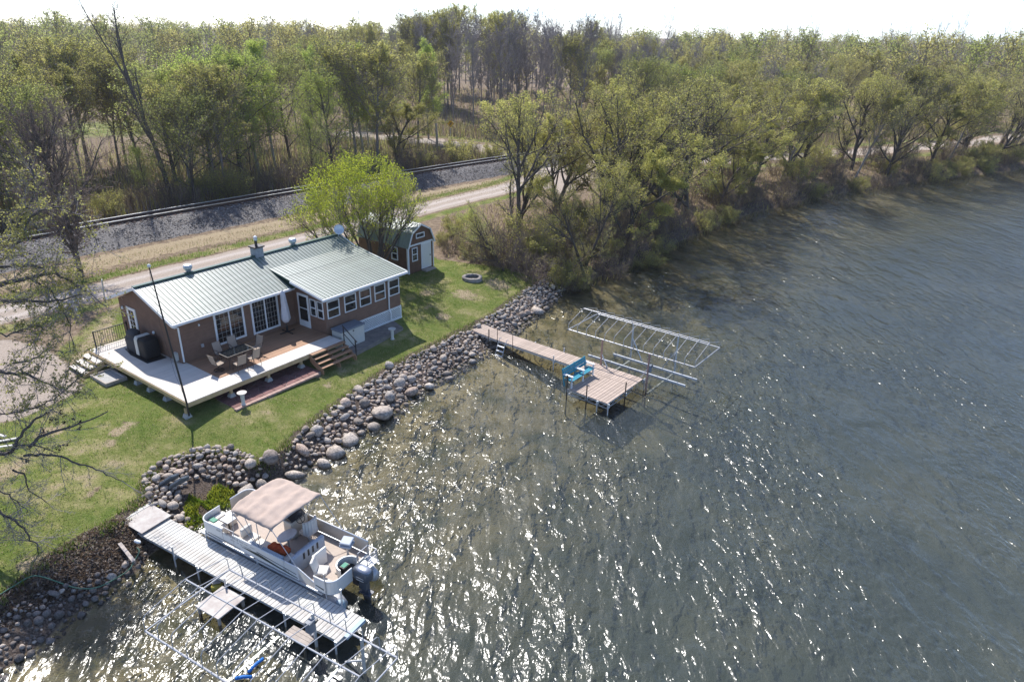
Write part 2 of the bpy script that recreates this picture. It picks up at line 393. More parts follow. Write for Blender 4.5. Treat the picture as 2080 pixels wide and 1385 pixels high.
def ground_material():
    m = bpy.data.materials.new('ground_cover'); m.use_nodes = True
    nt = m.node_tree; n = nt.nodes; l = nt.links; p = n['Principled BSDF']; p.inputs['Roughness'].default_value = .95
    p.inputs['Specular IOR Level'].default_value = .1
    geo = n.new('ShaderNodeNewGeometry')
    def nz(scale, detail=3, rough=.65, w=None):
        t = n.new('ShaderNodeTexNoise'); t.inputs['Scale'].default_value = scale; t.inputs['Detail'].default_value = detail; t.inputs['Roughness'].default_value = rough
        l.new(geo.outputs['Position'], t.inputs['Vector']); return t.outputs[0]
    def ramp(fac, stops):
        r_ = n.new('ShaderNodeValToRGB'); e = r_.color_ramp.elements
        while len(e) < len(stops): e.new(.5)
        for k, (pp, c) in enumerate(stops): e[k].position = pp; e[k].color = (*c, 1)
        l.new(fac, r_.inputs[0]); return r_.outputs[0]
    def attr(nm):
        a = n.new('ShaderNodeAttribute'); a.attribute_name = nm; return a.outputs['Fac']
    def mix(f, a, b):
        x = n.new('ShaderNodeMix'); x.data_type = 'RGBA'; l.new(f, x.inputs[0]); l.new(a, x.inputs[6]); l.new(b, x.inputs[7]); return x.outputs[2]
    def math_(op, a, b=None, v=None):
        x = n.new('ShaderNodeMath'); x.operation = op; x.use_clamp = op in ('ADD', 'SUBTRACT', 'MULTIPLY') and False
        l.new(a, x.inputs[0])
        if b is not None: l.new(b, x.inputs[1])
        if v is not None: x.inputs[1].default_value = v
        return x.outputs[0]
    def edge(a, nzo, k=.5):   # mask with a ragged edge
        s_ = math_('SUBTRACT', nzo, v=.5); s_ = math_('MULTIPLY', s_, v=k * 2); s_ = math_('ADD', a, s_)
        x = n.new('ShaderNodeMapRange'); x.interpolation_type = 'SMOOTHSTEP'; x.inputs[1].default_value = .38; x.inputs[2].default_value = .62; l.new(s_, x.inputs[0]); return x.outputs[0]
    n1 = nz(.55); n2 = nz(3.2); n3 = nz(14, 3); n4 = nz(.16); n5 = nz(40, 2)
    litter = ramp(n2, [(.3, (.13, .095, .065)), (.55, (.24, .18, .125)), (.75, (.34, .265, .19))])
    dryg = ramp(n3, [(.3, (.26, .20, .12)), (.7, (.46, .37, .25))])
    lawnc = ramp(n2, [(.28, (.11, .14, .035)), (.5, (.19, .20, .065)), (.72, (.31, .27, .12))])
    lawn2 = ramp(n1, [(.40, (.085, .145, .02)), (.52, (.165, .19, .05)), (.63, (.36, .31, .16))])
    hf = n.new('ShaderNodeMix'); hf.data_type = 'RGBA'; hf.inputs[0].default_value = .55; l.new(lawnc, hf.inputs[6]); l.new(lawn2, hf.inputs[7]); lawnc = hf.outputs[2]
    fine = ramp(n5, [(.3, (.45, .45, .42)), (.7, (1.5, 1.5, 1.5))])
    mm = n.new('ShaderNodeMix'); mm.data_type = 'RGBA'; mm.blend_type = 'MULTIPLY'; mm.inputs[0].default_value = .8; l.new(lawnc, mm.inputs[6]); l.new(fine, mm.inputs[7]); lawnc = mm.outputs[2]
    grav0 = ramp(n3, [(.3, (.31, .25, .20)), (.7, (.49, .415, .35))]); grav1 = ramp(n3, [(.3, (.44, .38, .335)), (.7, (.62, .55, .50))]); grav = mix(attr('m_rut'), grav0, grav1)
    bankc = ramp(n3, [(.32, (.045, .034, .028)), (.55, (.13, .10, .08)), (.75, (.27, .22, .185))])
    bedc = ramp(n1, [(.36, (.12, .11, .045)), (.5, (.26, .21, .11)), (.64, (.38, .31, .18))])
    deepc = ramp(n4, [(.36, (.055, .066, .052)), (.5, (.085, .096, .070)), (.64, (.15, .148, .098))])  # dark silt and weed tone far out, also stands in for missing light absorption
    dm = n.new('ShaderNodeMapRange'); dm.inputs[1].default_value = 3; dm.inputs[2].default_value = 16; l.new(attr('m_depth'), dm.inputs[0])
    bed = mix(dm.outputs[0], bedc, deepc)
    c = mix(edge(attr('m_dry'), n2, .5), litter, dryg)
    c = mix(edge(attr('m_lawn'), n2, .45), c, lawnc)
    worn = n.new('ShaderNodeMapRange'); worn.inputs[1].default_value = .63; worn.inputs[2].default_value = .70; l.new(n1, worn.inputs[0])
    c = mix(math_('MULTIPLY', worn.outputs[0], v=.75), c, dryg)
    c = mix(edge(attr('m_gravel'), n2, .35), c, grav)
    c = mix(edge(attr('m_bank'), n2, .3), c, bankc)
    sx = n.new('ShaderNodeSeparateXYZ'); l.new(geo.outputs['Position'], sx.inputs[0])
    uw = n.new('ShaderNodeMapRange'); uw.inputs[1].default_value = .04; uw.inputs[2].default_value = -.02; l.new(sx.outputs[2], uw.inputs[0])
    c = mix(uw.outputs[0], c, bed)
    l.new(c, p.inputs['Base Color'])
    bn = n.new('ShaderNodeBump'); bn.inputs['Strength'].default_value = .7; bn.inputs['Distance'].default_value = .12
    l.new(n3, bn.inputs['Height']); l.new(bn.outputs[0], p.inputs['Normal'])
    return m
gm.materials.append(ground_material())
tag(obj('ground', gm), 'lawn, gravel lanes, leaf litter and lake bed', kind='structure')
# ------------------------------------------------------------------ water
WAVE_ROT = 10; WA = (.34, .18, .054)
def water_material():
    m = bpy.data.materials.new('lake_water'); m.use_nodes = True
    nt = m.node_tree; n = nt.nodes; l = nt.links; n.clear()
    o = n.new('ShaderNodeOutputMaterial'); geo = n.new('ShaderNodeNewGeometry')
    def wave(scale, rz, sx, sy, detail, dist=0.0, rough=.5):
        mp = n.new('ShaderNodeMapping'); mp.inputs['Rotation'].default_value = (0, 0, R(rz)); mp.inputs['Scale'].default_value = (sx, sy, 1)
        l.new(geo.outputs['Position'], mp.inputs[0])
        t = n.new('ShaderNodeTexNoise'); t.inputs['Scale'].default_value = scale; t.inputs['Detail'].default_value = detail
        t.inputs['Roughness'].default_value = rough; t.inputs['Distortion'].default_value = dist
        l.new(mp.outputs[0], t.inputs['Vector']); return t.outputs[0]
    def m2(op, a, b):
        x = n.new('ShaderNodeMath'); x.operation = op; l.new(a, x.inputs[0])
        if isinstance(b, float): x.inputs[1].default_value = b
        else: l.new(b, x.inputs[1])
        return x.outputs[0]
    big = wave(.75, WAVE_ROT, 1.0, .38, 2, .3)
    med = wave(2.1, WAVE_ROT + 12, 1.0, .5, 2, .4)
    small = wave(5.2, WAVE_ROT - 8, 1.0, .62, 2, .35, .5)
    gust = wave(.16, 10, 1, .6, 2); gr = n.new('ShaderNodeMapRange'); gr.inputs[1].default_value = .36; gr.inputs[2].default_value = .64; gr.inputs[3].default_value = .45; gr.inputs[4].default_value = 1.35; l.new(gust, gr.inputs[0])
    small = m2('MULTIPLY', small, gr.outputs[0]); med = m2('MULTIPLY', med, gr.outputs[0])
    h = m2('ADD', m2('MULTIPLY', big, WA[0]), m2('ADD', m2('MULTIPLY', med, WA[1]), m2('MULTIPLY', small, WA[2])))
    bn = n.new('ShaderNodeBump'); bn.inputs['Strength'].default_value = 1.0; bn.inputs['Distance'].default_value = 1.0
    l.new(h, bn.inputs['Height'])
    fr = n.new('ShaderNodeFresnel'); fr.inputs['IOR'].default_value = 1.33; l.new(bn.outputs[0], fr.inputs['Normal'])
    gl = n.new('ShaderNodeBsdfGlossy'); gl.inputs['Roughness'].default_value = .19; l.new(bn.outputs[0], gl.inputs['Normal'])
    tr = n.new('ShaderNodeBsdfTransparent'); tr.inputs[0].default_value = (.93, .94, .88, 1)
    df = n.new('ShaderNodeBsdfDiffuse'); df.inputs[0].default_value = (.088, .106, .102, 1); l.new(bn.outputs[0], df.inputs['Normal'])
    body = n.new('ShaderNodeMixShader'); da = n.new('ShaderNodeAttribute'); da.attribute_name = 'depth'; dr_ = n.new('ShaderNodeMapRange'); dr_.inputs[2].default_value = 2.6; dr_.inputs[3].default_value = .04; dr_.inputs[4].default_value = .66; l.new(da.outputs['Fac'], dr_.inputs[0]); l.new(dr_.outputs[0], body.inputs[0]); l.new(tr.outputs[0], body.inputs[1]); l.new(df.outputs[0], body.inputs[2])
    mx = n.new('ShaderNodeMixShader'); l.new(fr.outputs[0], mx.inputs[0]); l.new(body.outputs[0], mx.inputs[1]); l.new(gl.outputs[0], mx.inputs[2])
    l.new(mx.outputs[0], o.inputs[0])
    return m

WX, WY = GX[::3, ::3], GY[::3, ::3]
wi = np.arange(WX.size).reshape(WX.shape)
WF = np.stack([wi[:-1, :-1].ravel(), wi[:-1, 1:].ravel(), wi[1:, 1:].ravel(), wi[1:, :-1].ravel()], 1)
WZ = GZ[::3, ::3].ravel(); wet = (WZ < 1.0)
WF = WF[wet[WF].any(1)]
used = np.unique(WF); rem = np.full(WX.size, -1); rem[used] = np.arange(len(used))
wm_ = arr_mesh('lake_water', np.stack([WX.ravel(), WY.ravel(), np.zeros(WX.size)], 1)[used], rem[WF], smooth=True)
a_ = wm_.attributes.new('depth', 'FLOAT', 'POINT'); a_.data.foreach_set('value', np.clip(-WZ[used], 0, 4).astype(np.float32))
wm_.materials.append(water_material()); lake = obj('lake_water', wm_); tag(lake, 'rippled green grey lake water with sun glitter', kind='structure')
# ------------------------------------------------------------------ railway
def strip_mesh(cl, prof, name, m, smooth=True, jitter=0.0):
    """sweep a cross-section [(offset to the left, z or None=ground)] along a centre line"""
    vs = []; fs = []; k = len(prof)
    for i, (x, y) in enumerate(cl):
        a = cl[max(i - 1, 0)]; b = cl[min(i + 1, len(cl) - 1)]
        d = Vector((b[0] - a[0], b[1] - a[1])).normalized(); nn = Vector((-d.y, d.x))
        for off, z in prof:
            px, py = x + nn.x * off, y + nn.y * off
            vs.append((px, py, z + (random.uniform(-jitter, jitter) if jitter else 0)))
    for i in range(len(cl) - 1):
        for j in range(k - 1):
            a = i * k + j; fs.append((a, a + k, a + k + 1, a + 1))
    mb = MB(); mb.add(vs, fs); return mb
TRK = [tuple(track_pt(s)) for s in np.arange(-45, 175, 1.5)]
bal = strip_mesh(TRK, [(4.6, 1.30), (3.4, 1.75), (1.9, 2.36), (1.0, 2.40), (0, 2.40), (-1.0, 2.40), (-1.9, 2.36), (-3.0, 1.98), (-4.2, 1.58), (-5.1, 1.34), (-5.6, 1.22)], 'ballast', None, jitter=.04)
M['ballast'] = mat('dark_grey_ballast', (.04, .036, .036), .8, col2=(.19, .175, .17), vscale=7, bump=1.0, bscale=7, coord='Object', spec=.5)
tag(bal.build('railway_ballast', 'ballast', smooth=True), 'sloping bed of dark grey crushed stone under the railway track', kind='structure')
trk = thing('railway_track', 'railway track with shiny rails running diagonally behind the house', 'railway', (*track_pt(0), 2.4))
tl = Vector((*track_pt(0), 2.4))
def offset_line(cl, off):
    out = []
    for i, (x, y) in enumerate(cl):
        a = cl[max(i - 1, 0)]; b = cl[min(i + 1, len(cl) - 1)]
        d = Vector((b[0] - a[0], b[1] - a[1])).normalized(); out.append((x - d.y * off, y + d.x * off))
    return out
for off, mm in ((.74, 'rail'), (-.74, 'rail')):
    L = offset_line(TRK, off)
    web = strip_mesh(L, [(.065, 2.44), (.02, 2.46), (.02, 2.68), (-.02, 2.68), (-.02, 2.46), (-.065, 2.44)], 'rail', None)
    web.v = [(a - tl.x, b - tl.y, c - tl.z) for a, b, c in web.v]
    rr = web.build('rail', 'rustrail', trk)
    head = strip_mesh(L, [(.05, 2.66), (.045, 2.715), (-.045, 2.715), (-.05, 2.66)], 'rail_head', None)
    head.v = [(a - tl.x, b - tl.y, c - tl.z) for a, b, c in head.v]
    head.build('rail_head', 'rail', rr)
tie = MB().box((0, 0, 0), (.22, 2.6, .18)).mesh('sleeper', 'tie')
for i, s in enumerate(np.arange(-32, 118, .62)):
    p_ = track_pt(s); q = track_pt(s + .5); a = math.atan2(q[1] - p_[1], q[0] - p_[0])
    obj('sleeper', tie, trk, (p_[0] - tl.x, p_[1] - tl.y, 2.345 - tl.z + random.uniform(-.02, .01)), (0, 0, a + random.uniform(-.02, .02)))
# ------------------------------------------------------------------ house
HA = 0.941
HC = Vector((-17.43, 33.77, 0)); HD = Vector((math.cos(HA), math.sin(HA), 0)); HB = Vector((-math.sin(HA), math.cos(HA), 0))
def hw(x, y, z=0): v = HC + HD * x + HB * y; return Vector((v.x, v.y, z))
def hl(px, py, z):
    v = at(px, py, z) - HC; v.z = 0; return (v.dot(HD), v.dot(HB), z)
def siding_material(name, col, pitch, axis, depth=.35, var=.10):
    m = mat(name, col, .75, var=var, vscale=2.2)
    nt = m.node_tree; n = nt.nodes; l = nt.links; p = n['Principled BSDF']
    tc = n.new('ShaderNodeTexCoord'); sx = n.new('ShaderNodeSeparateXYZ'); l.new(tc.outputs['Object'], sx.inputs[0])
    if axis == 'xy':
        ad = n.new('ShaderNodeMath'); l.new(sx.outputs[0], ad.inputs[0]); l.new(sx.outputs[1], ad.inputs[1]); src = ad.outputs[0]
    else: src = sx.outputs[2]
    d = n.new('ShaderNodeMath'); d.operation = 'DIVIDE'; d.inputs[1].default_value = pitch; l.new(src, d.inputs[0])
    f = n.new('ShaderNodeMath'); f.operation = 'FRACT'; l.new(d.outputs[0], f.inputs[0])
    if axis == 'xy':
        c = n.new('ShaderNodeMath'); c.operation = 'GREATER_THAN'; c.inputs[1].default_value = .12; l.new(f.outputs[0], c.inputs[0]); src = c.outputs[0]
    else: src = f.outputs[0]
    b = n.new('ShaderNodeBump'); b.inputs['Strength'].default_value = depth; b.inputs['Distance'].default_value = .04; b.invert = axis != 'xy'
    l.new(src, b.inputs['Height']); l.new(b.outputs[0], p.inputs['Normal'])
    return m
M['lap'] = siding_material('brown_lap_siding', (.205, .120, .082), .19, 'z', .8)
M['t111'] = siding_material('red_brown_grooved_siding', (.165, .090, .056), .2, 'xy', .8, .22)
house = thing('lake_house', 'single storey brown house with green metal roof and white trimmed windows', 'house', HC, HA)
SL = 1.2408 / 3.3561
XR = 13.62                       # right end of the roof
def rz_main(y): return 4.675 + (y + .406) * SL
YJ, PE, ZPE = 1.49, -3.21, 4.60  # porch roof: upper joint, eave, eave height
PSL = (rz_main(YJ) - ZPE) / (YJ - PE)
def rz_porch(y): return ZPE + (y - PE) * PSL
def xprism(mb, poly_yz, x0, x1):
    n = len(poly_yz)
    vs = [(x0, y, z) for y, z in poly_yz] + [(x1, y, z) for y, z in poly_yz]
    fs = [tuple(range(n)), tuple(range(2 * n - 1, n - 1, -1))] + [(i, n + i, n + (i + 1) % n, (i + 1) % n) for i in range(n)]
    return mb.add(vs, fs)
xprism(MB(), [(0, 1.25), (0, rz_main(0) - .1), (2.95, rz_main(2.95) - .1), (5.9, 4.55), (5.9, 1.25)], 0, 13.4).build('wall', 'lap', house)
xprism(MB(), [(-2.8, 2.24), (-2.8, rz_porch(-2.8) - .09), (-.003, rz_porch(0) - .09), (-.003, 2.24)], 7.34, 13.397).build('porch_wall', 'lap', house)
# roof sheets under the panels, fascia and gutters
roof = MB()
def slab(mb, x0, x1, y0, z0, y1, z1, t):
    return mb.add([(x0, y0, z0), (x1, y0, z0), (x1, y1, z1), (x0, y1, z1), (x0, y0, z0 - t), (x1, y0, z0 - t), (x1, y1, z1 - t), (x0, y1, z1 - t)],
                  [(0, 1, 2, 3), (7, 6, 5, 4), (0, 4, 5, 1), (1, 5, 6, 2), (2, 6, 7, 3), (3, 7, 4, 0)])
slab(roof, -.40, XR - .01, -.40, rz_main(-.40) - .025, 2.95, rz_main(2.95) - .025, .07)
roof_o = roof.build('roof', 'roofdark', house)
slab(MB(), -.406, XR, 2.953, rz_main(2.95), 6.306, 4.60, .08).build('rear_roof_slope', 'roof', roof_o)
slab(MB(), 6.94, XR - .02, PE + .01, ZPE - .025, YJ, rz_porch(YJ) - .025, .06).build('porch_roof', 'roofdark', roof_o)
pw = .2525
def panel_mesh(y0, z0, y1, z1, name):
    mb = MB(); slab(mb, .002, pw - .002, y0, z0, y1, z1, .02)
    L = Vector((0, y1 - y0, z1 - z0)); nrm = Vector((0, -L.z, L.y)).normalized()
    a = Vector((0, y0, z0)); b = Vector((0, y1, z1))
    for p0 in (a,):
        vs = []
        for q in (a, b):
            vs += [q + Vector((.0, 0, 0)), q + Vector((.008, 0, 0)) + nrm * .024, q + Vector((.018, 0, 0)) + nrm * .024, q + Vector((.027, 0, 0))]
        mb.add(vs, [(0, 1, 5, 4), (1, 2, 6, 5), (2, 3, 7, 6), (0, 3, 2, 1), (4, 5, 6, 7)])
    me = mb.mesh(name, 'roof'); me.materials.append(M['roofdark'])
    for i_ in range(6, len(me.polygons)): me.polygons[i_].material_index = 1
    return me
pm_full = panel_mesh(-.406, rz_main(-.406), 2.945, rz_main(2.945), 'roof_panel')
pm_short = panel_mesh(YJ + .01, rz_main(YJ + .01), 2.945, rz_main(2.945), 'roof_panel')
pm_porch = panel_mesh(PE, ZPE, .2, rz_porch(.2), 'roof_panel')
pm_porch2 = panel_mesh(.17, rz_porch(.17) + .012, YJ + .06, rz_porch(YJ + .06) + .012, 'roof_panel')
x = -.406
while x < XR - .1:
    obj('roof_panel', pm_full if x < 6.85 else pm_short, roof_o, (x, 0, 0)); x += pw
x = 6.93
while x < XR - .1:
    obj('roof_panel', pm_porch, roof_o, (x, 0, 0)); obj('roof_panel', pm_porch2, roof_o, (x, 0, 0)); x += pw
MB().bar((-.42, 2.95, rz_main(2.95) + .03), (XR + .01, 2.95, rz_main(2.95) + .03), .26, .05).build('ridge_cap', 'roofdark', roof_o)
fas = []
class _F:
    def bar(self, *a): fas.append(a)
fa = _F()
fa.bar((-.44, -.42, rz_main(-.42) - .07), (-.44, 2.95, rz_main(2.95) - .07), .05, .16)
fa.bar((-.44, 2.95, rz_main(2.95) - .072), (-.44, 6.31, 4.53), .05, .16)
fa.bar((XR + .03, -.42, rz_main(-.42) - .07), (XR + .03, 2.95, rz_main(2.95) - .07), .05, .16)
fa.bar((6.90, PE, ZPE - .06), (6.90, -.4, rz_porch(-.4) - .06), .04, .14)
fa.bar((XR + .031, PE, ZPE - .07), (XR + .031, 1.2, rz_porch(1.2) - .07), .04, .15)
for a in fas: MB().bar(*a).build('fascia', 'white', house)
gt = MB(); gt.span((-.46, -.53, 4.52), (6.88, -.41, 4.655)); gt.span((6.86, PE - .13, ZPE - .16), (XR + .06, PE - .005, ZPE - .02))
gt.build('gutter', 'white', house)
def downspout(pts): MB().tube(pts, .045, 8).build('downspout', 'white', house)
downspout([(-.35, -.47, 4.5), (-.2, -.2, 4.36), (.06, -.06, 4.25), (.06, -.06, 2.3)])
downspout([(12.33, PE - .06, 4.44), (12.33, -2.9, 4.2), (12.33, -2.87, 2.25), (12.33, -3.0, 2.05), (12.33, -2.99, 1.5)])
downspout([(6.8, -.47, 4.55), (7.2, -.35, 4.5), (7.25, -.08, 4.4)])
sof = MB(); sof.span((-.39, -.39, 4.55), (13.3, -.002, 4.57)); sof.build('soffit', 'white', house)
# windows and doors on the walls
def wall_map(plane, c):
    if plane == 'front': return lambda a, z, o: Vector((a, c - o, z))
    if plane == 'left': return lambda a, z, o: Vector((c - o, a, z))
def frame_box(mb, f, a0, a1, z0, z1, o0, o1):
    p, q = f(a0, z0, o0), f(a1, z1, o1)
    return mb.span(p, q)
def window(parent, f, a0, a1, z0, z1, sashes, name='window', fw=.07, grid=None, label=None, rail=True, shade=None):
    """sashes: number of side-by-side sashes; rail: horizontal meeting rail; grid: (cols, rows) of muntins per sash"""
    fr = MB()
    for b in ((a0, a1, z0, z0 + fw), (a0, a1, z1 - fw, z1), (a0, a0 + fw, z0 + fw, z1 - fw), (a1 - fw, a1, z0 + fw, z1 - fw)):
        frame_box(fr, f, *b, 0, .05)
    w_ = fr.build(name, 'white', parent)
    if label: w_['label'] = label
    n = sashes; step = (a1 - a0 - 2 * fw) / n
    for k in range(n):
        s0 = a0 + fw + k * step; s1 = s0 + step
        if n > 1 and k > 0:
            frame_box(MB(), f, s0 - .035, s0 + .035, z0 + fw, z1 - fw, .001, .06).build('mullion', 'white', w_)
        zs = [z0 + fw, (z0 + z1) / 2, z1 - fw] if rail else [z0 + fw, z1 - fw]
        for j in range(len(zs) - 1):
            frame_box(MB(), f, s0 + .01, s1 - .01, zs[j] + .004, zs[j + 1] - .004, .004, .012).build('pane', 'glass', w_)
        if rail: frame_box(MB(), f, s0, s1, zs[1] - .03, zs[1] + .03, .002, .055).build('meeting_rail', 'white', w_)
        if grid:
            g = MB(); cx, cz = grid
            for i in range(1, cx): a = s0 + (s1 - s0) * i / cx; frame_box(g, f, a - .008, a + .008, z0 + fw, z1 - fw, .0125, .02)
            for i in range(1, cz): z = z0 + fw + (z1 - z0 - 2 * fw) * i / cz; frame_box(g, f, s0, s1, z - .008, z + .008, .0125, .021)
            g.build('grille', 'grille', w_)
    return w_
ff = wall_map('front', 0)
window(house, ff, 2.08, 3.92, 2.50, 4.38, 2, 'sliding_window', .11, (3, 6), 'sliding window with white grille beside the dining set', rail=False)
window(house, ff, 4.38, 6.2, 2.40, 4.43, 2, 'sliding_window', .11, (4, 6), 'tall sliding window with white grille next to the umbrella', rail=False)
fp = wall_map('front', -2.8)
for a in (7.50, 8.79, 9.98, 11.20, 12.41): window(house, fp, a, a + .91, 3.10, 4.16, 1, 'porch_window', .055)
fl = wall_map('left', 7.34)
window(house, fl, -2.05, -1.52, 3.10, 4.14, 1, 'porch_window', .045); window(house, fl, -2.70, -2.16, 3.10, 4.14, 1, 'porch_window', .045)
dr = frame_box(MB(), fl, -1.40, -.40, 2.22, 4.28, 0, .045).build('porch_door', 'white', house)
frame_box(MB(), fl, -1.26, -.56, 2.62, 3.36, .045, .052).build('pane', 'glass', dr); frame_box(MB(), fl, -1.26, -.56, 3.42, 4.14, .045, .052).build('pane', 'glass', dr)
MB().box(fl(-1.33, 3.2, .08), (.05, .03, .12)).build('handle', 'galv', dr)
fg = wall_map('left', 0)
dg = frame_box(MB(), fg, 4.12, 5.08, 2.22, 4.26, 0, .045).build('side_door', 'white', house)
frame_box(MB(), fg, 4.34, 4.86, 2.62, 4.10, .045, .055).build('pane', 'glass', dg)
gr = MB()
for i in range(1, 5): z = 2.62 + 1.48 * i / 5; frame_box(gr, fg, 4.34, 4.86, z - .012, z + .012, .056, .064)
frame_box(gr, fg, 4.59, 4.61, 2.62, 4.10, .056, .063); gr.build('grille', 'white', dg)
for a, z in ((5.45, 4.0), (2.4, 3.3)):
    MB().lathe([(.05, 0), (.07, .05), (.06, .14), (.02, .17)], (-.07, a, z), 8).build('wall_lamp', 'white', house)
for a in (1.2, 6.7): MB().lathe([(.04, 0), (.06, .04), (.04, .1)], (a, -.06, 4.0), 8).build('wall_lamp', 'white', house)
MB().span((1.15, -.06, 2.75), (1.3, -.002, 2.93)).build('outlet_box', 'galv', house)
MB().span((-.2, .3, 2.3), (-.005, .55, 2.75)).build('meter_box', 'plastic', house)
# lattice skirt
lat_f = MB(); lat_f.span((9.3, -2.80, 2.18), (13.4, -2.86, 2.255)); lat_f.span((9.3, -2.80, 1.40), (13.4, -2.88, 1.50)); lat_f.span((13.32, -2.801, 1.5), (13.4, -2.859, 2.18))
lat_o = lat_f.build('lattice_skirt', 'white', house)
ls = MB()
for sgn in (1, -1):
    x = 8.6
    while x < 14:
        a = Vector((x, 0, 1.5)); b = Vector((x + sgn * .68, 0, 2.18))
        def clipx(p, q, lo, hi):
            if p.x > q.x: p, q = q, p
            if q.x <= lo or p.x >= hi: return None
            d = q - p
            if p.x < lo: p = p + d * ((lo - p.x) / d.x)
            d = q - p
            if q.x > hi: q = p + d * ((hi - p.x) / d.x)
            return p, q
        r_ = clipx(a, b, 9.35, 13.32)
        if r_: ls.bar(r_[0] + Vector((0, -2.835 + sgn * .006, 0)), r_[1] + Vector((0, -2.835 + sgn * .006, 0)), .010, .042, up=(0, -1, 0.01)) if False else ls.bar(r_[0] + Vector((0, -2.835 + sgn * .006, 0)), r_[1] + Vector((0, -2.835 + sgn * .006, 0)), .010, .042)
        x += .15
ls.build('lattice_slats', 'white', lat_o)['kind'] = 'stuff'
MB().span((9.31, -2.79, 1.2), (13.39, -2.6, 2.2)).build('crawl_space_dark_fill', 'black', lat_o)  # black slab added to stand in for the darkness under the porch
for a, b in (((7.34, -2.798, 1.2), (9.3, -2.7, 2.238)), ((7.345, -2.7, 1.2), (7.44, -.01, 2.238)), ((13.25, -2.79, 1.2), (13.38, -.01, 2.238))): MB().span(a, b).build('skirt_board', 'lap', house)
# roof furniture
ch = MB().span((6.98, 2.72, 5.7), (7.52, 3.26, 6.42)).build('chimney', 'block', roof_o)
MB().span((6.90, 2.64, 6.42), (7.60, 3.34, 6.50)).build('chimney_cap', 'brownmetal', roof_o)
fl_ = MB().tube([(7.25, 2.99, 6.5), (7.25, 2.99, 6.82)], .085, 10).build('flue_pipe', 'brownmetal', roof_o)
MB().lathe([(.08, 0), (.11, .02), (.11, .2), (.13, .22), (.05, .28)], (7.25, 2.99, 6.82), 10).build('flue_cap', 'galv', roof_o)
for vx in (2.84, 9.97):
    MB().lathe([(.15, 0), (.13, .12), (.17, .2), (.24, .3), (.25, .42), (.2, .5), (.05, .54)], (vx, 3.12, 5.85), 16).build('turbine_vent', 'galv', roof_o, smooth=False)
dish = MB()
prof = [(.0, .0), (.12, .01), (.24, .045), (.34, .1), (.335, .115), (.23, .06), (.11, .025), (.0, .016)]
dish.lathe(prof, n=18)
do = dish.build('satellite_dish', 'galv', roof_o, smooth=True); do.location = (13.45, 2.75, 6.28); do.rotation_euler = (R(68), 0, R(-28))
MB().tube([(13.45, 2.8, 5.85), (13.45, 2.85, 6.2), (13.45, 2.78, 6.28)], .025, 6).build('dish_mast', 'galv', roof_o)
# ------------------------------------------------------------------ deck
deck = thing('timber_deck', 'raised timber deck wrapping the house with pale border and brown stained middle', 'deck', HC, HA)
ZD = 2.2
def boards(x0, x1, y0, y1, m, wd=.14):
    n = max(1, round((y1 - y0) / wd)); s = (y1 - y0) / n
    me = MB().box((0, 0, 0), (x1 - x0 - .004, s - .008, .035)).mesh('deck_board', m)
    for i in range(n):
        obj('deck_board', me, deck, ((x0 + x1) / 2, y0 + (i + .5) * s, ZD - .0175 + random.uniform(-.0015, .0015)))
boards(.2, 7.33, -3.05, -.01, 'brownwood'); boards(-2.2, 7.33, -4.16, -3.05, 'palewood')
boards(-2.2, .2, -3.05, -.01, 'palewood'); boards(-2.2, -.006, -.01, 5.6, 'palewood')
rim = MB()
rim.span((-2.2, -4.19, 1.96), (7.33, -4.15, 2.162)); rim.span((-2.24, -4.188, 1.96), (-2.19, 5.62, 2.162)); rim.span((-2.2, 5.6, 1.96), (0, 5.64, 2.16))
rim.build('rim_joist', 'framewood', deck)
bm_ = MB(); bm_.span((-2.1, -3.9, 1.8), (7.2, -3.76, 1.99)); bm_.span((-2.0, -3.7, 1.8), (-1.86, 5.4, 1.99)); bm_.build('support_beam', 'framewood', deck)
pier = [hl(385, 846, 1.4), hl(472, 806, 1.4), hl(549, 775, 1.4), hl(614, 747, 1.4), hl(332, 815, 1.4), hl(298, 797, 1.4), hl(274, 782, 1.4), hl(232, 753, 1.4)]
for i, (x, y, z) in enumerate(pier):
    if i < 4: y = -3.83
    else: x = -1.93
    g = gz(*hw(x, y)[:2])
    po = MB().span((x - .07, y - .07, g + .2), (x + .07, y + .07, 1.8)).build('post', 'framewood', deck)
    pb = MB(); b0, b1 = .19, .11
    pb.add([(x - b0, y - b0, g - .1), (x + b0, y - b0, g - .1), (x + b0, y + b0, g - .1), (x - b0, y + b0, g - .1), (x - b1, y - b1, g + .2), (x + b1, y - b1, g + .2), (x + b1, y + b1, g + .2), (x - b1, y + b1, g + .2)],
           [(3, 2, 1, 0), (4, 5, 6, 7), (0, 1, 5, 4), (1, 2, 6, 5), (2, 3, 7, 6), (3, 0, 4, 7)])
    pb.build('pier_block', 'concrete', deck)
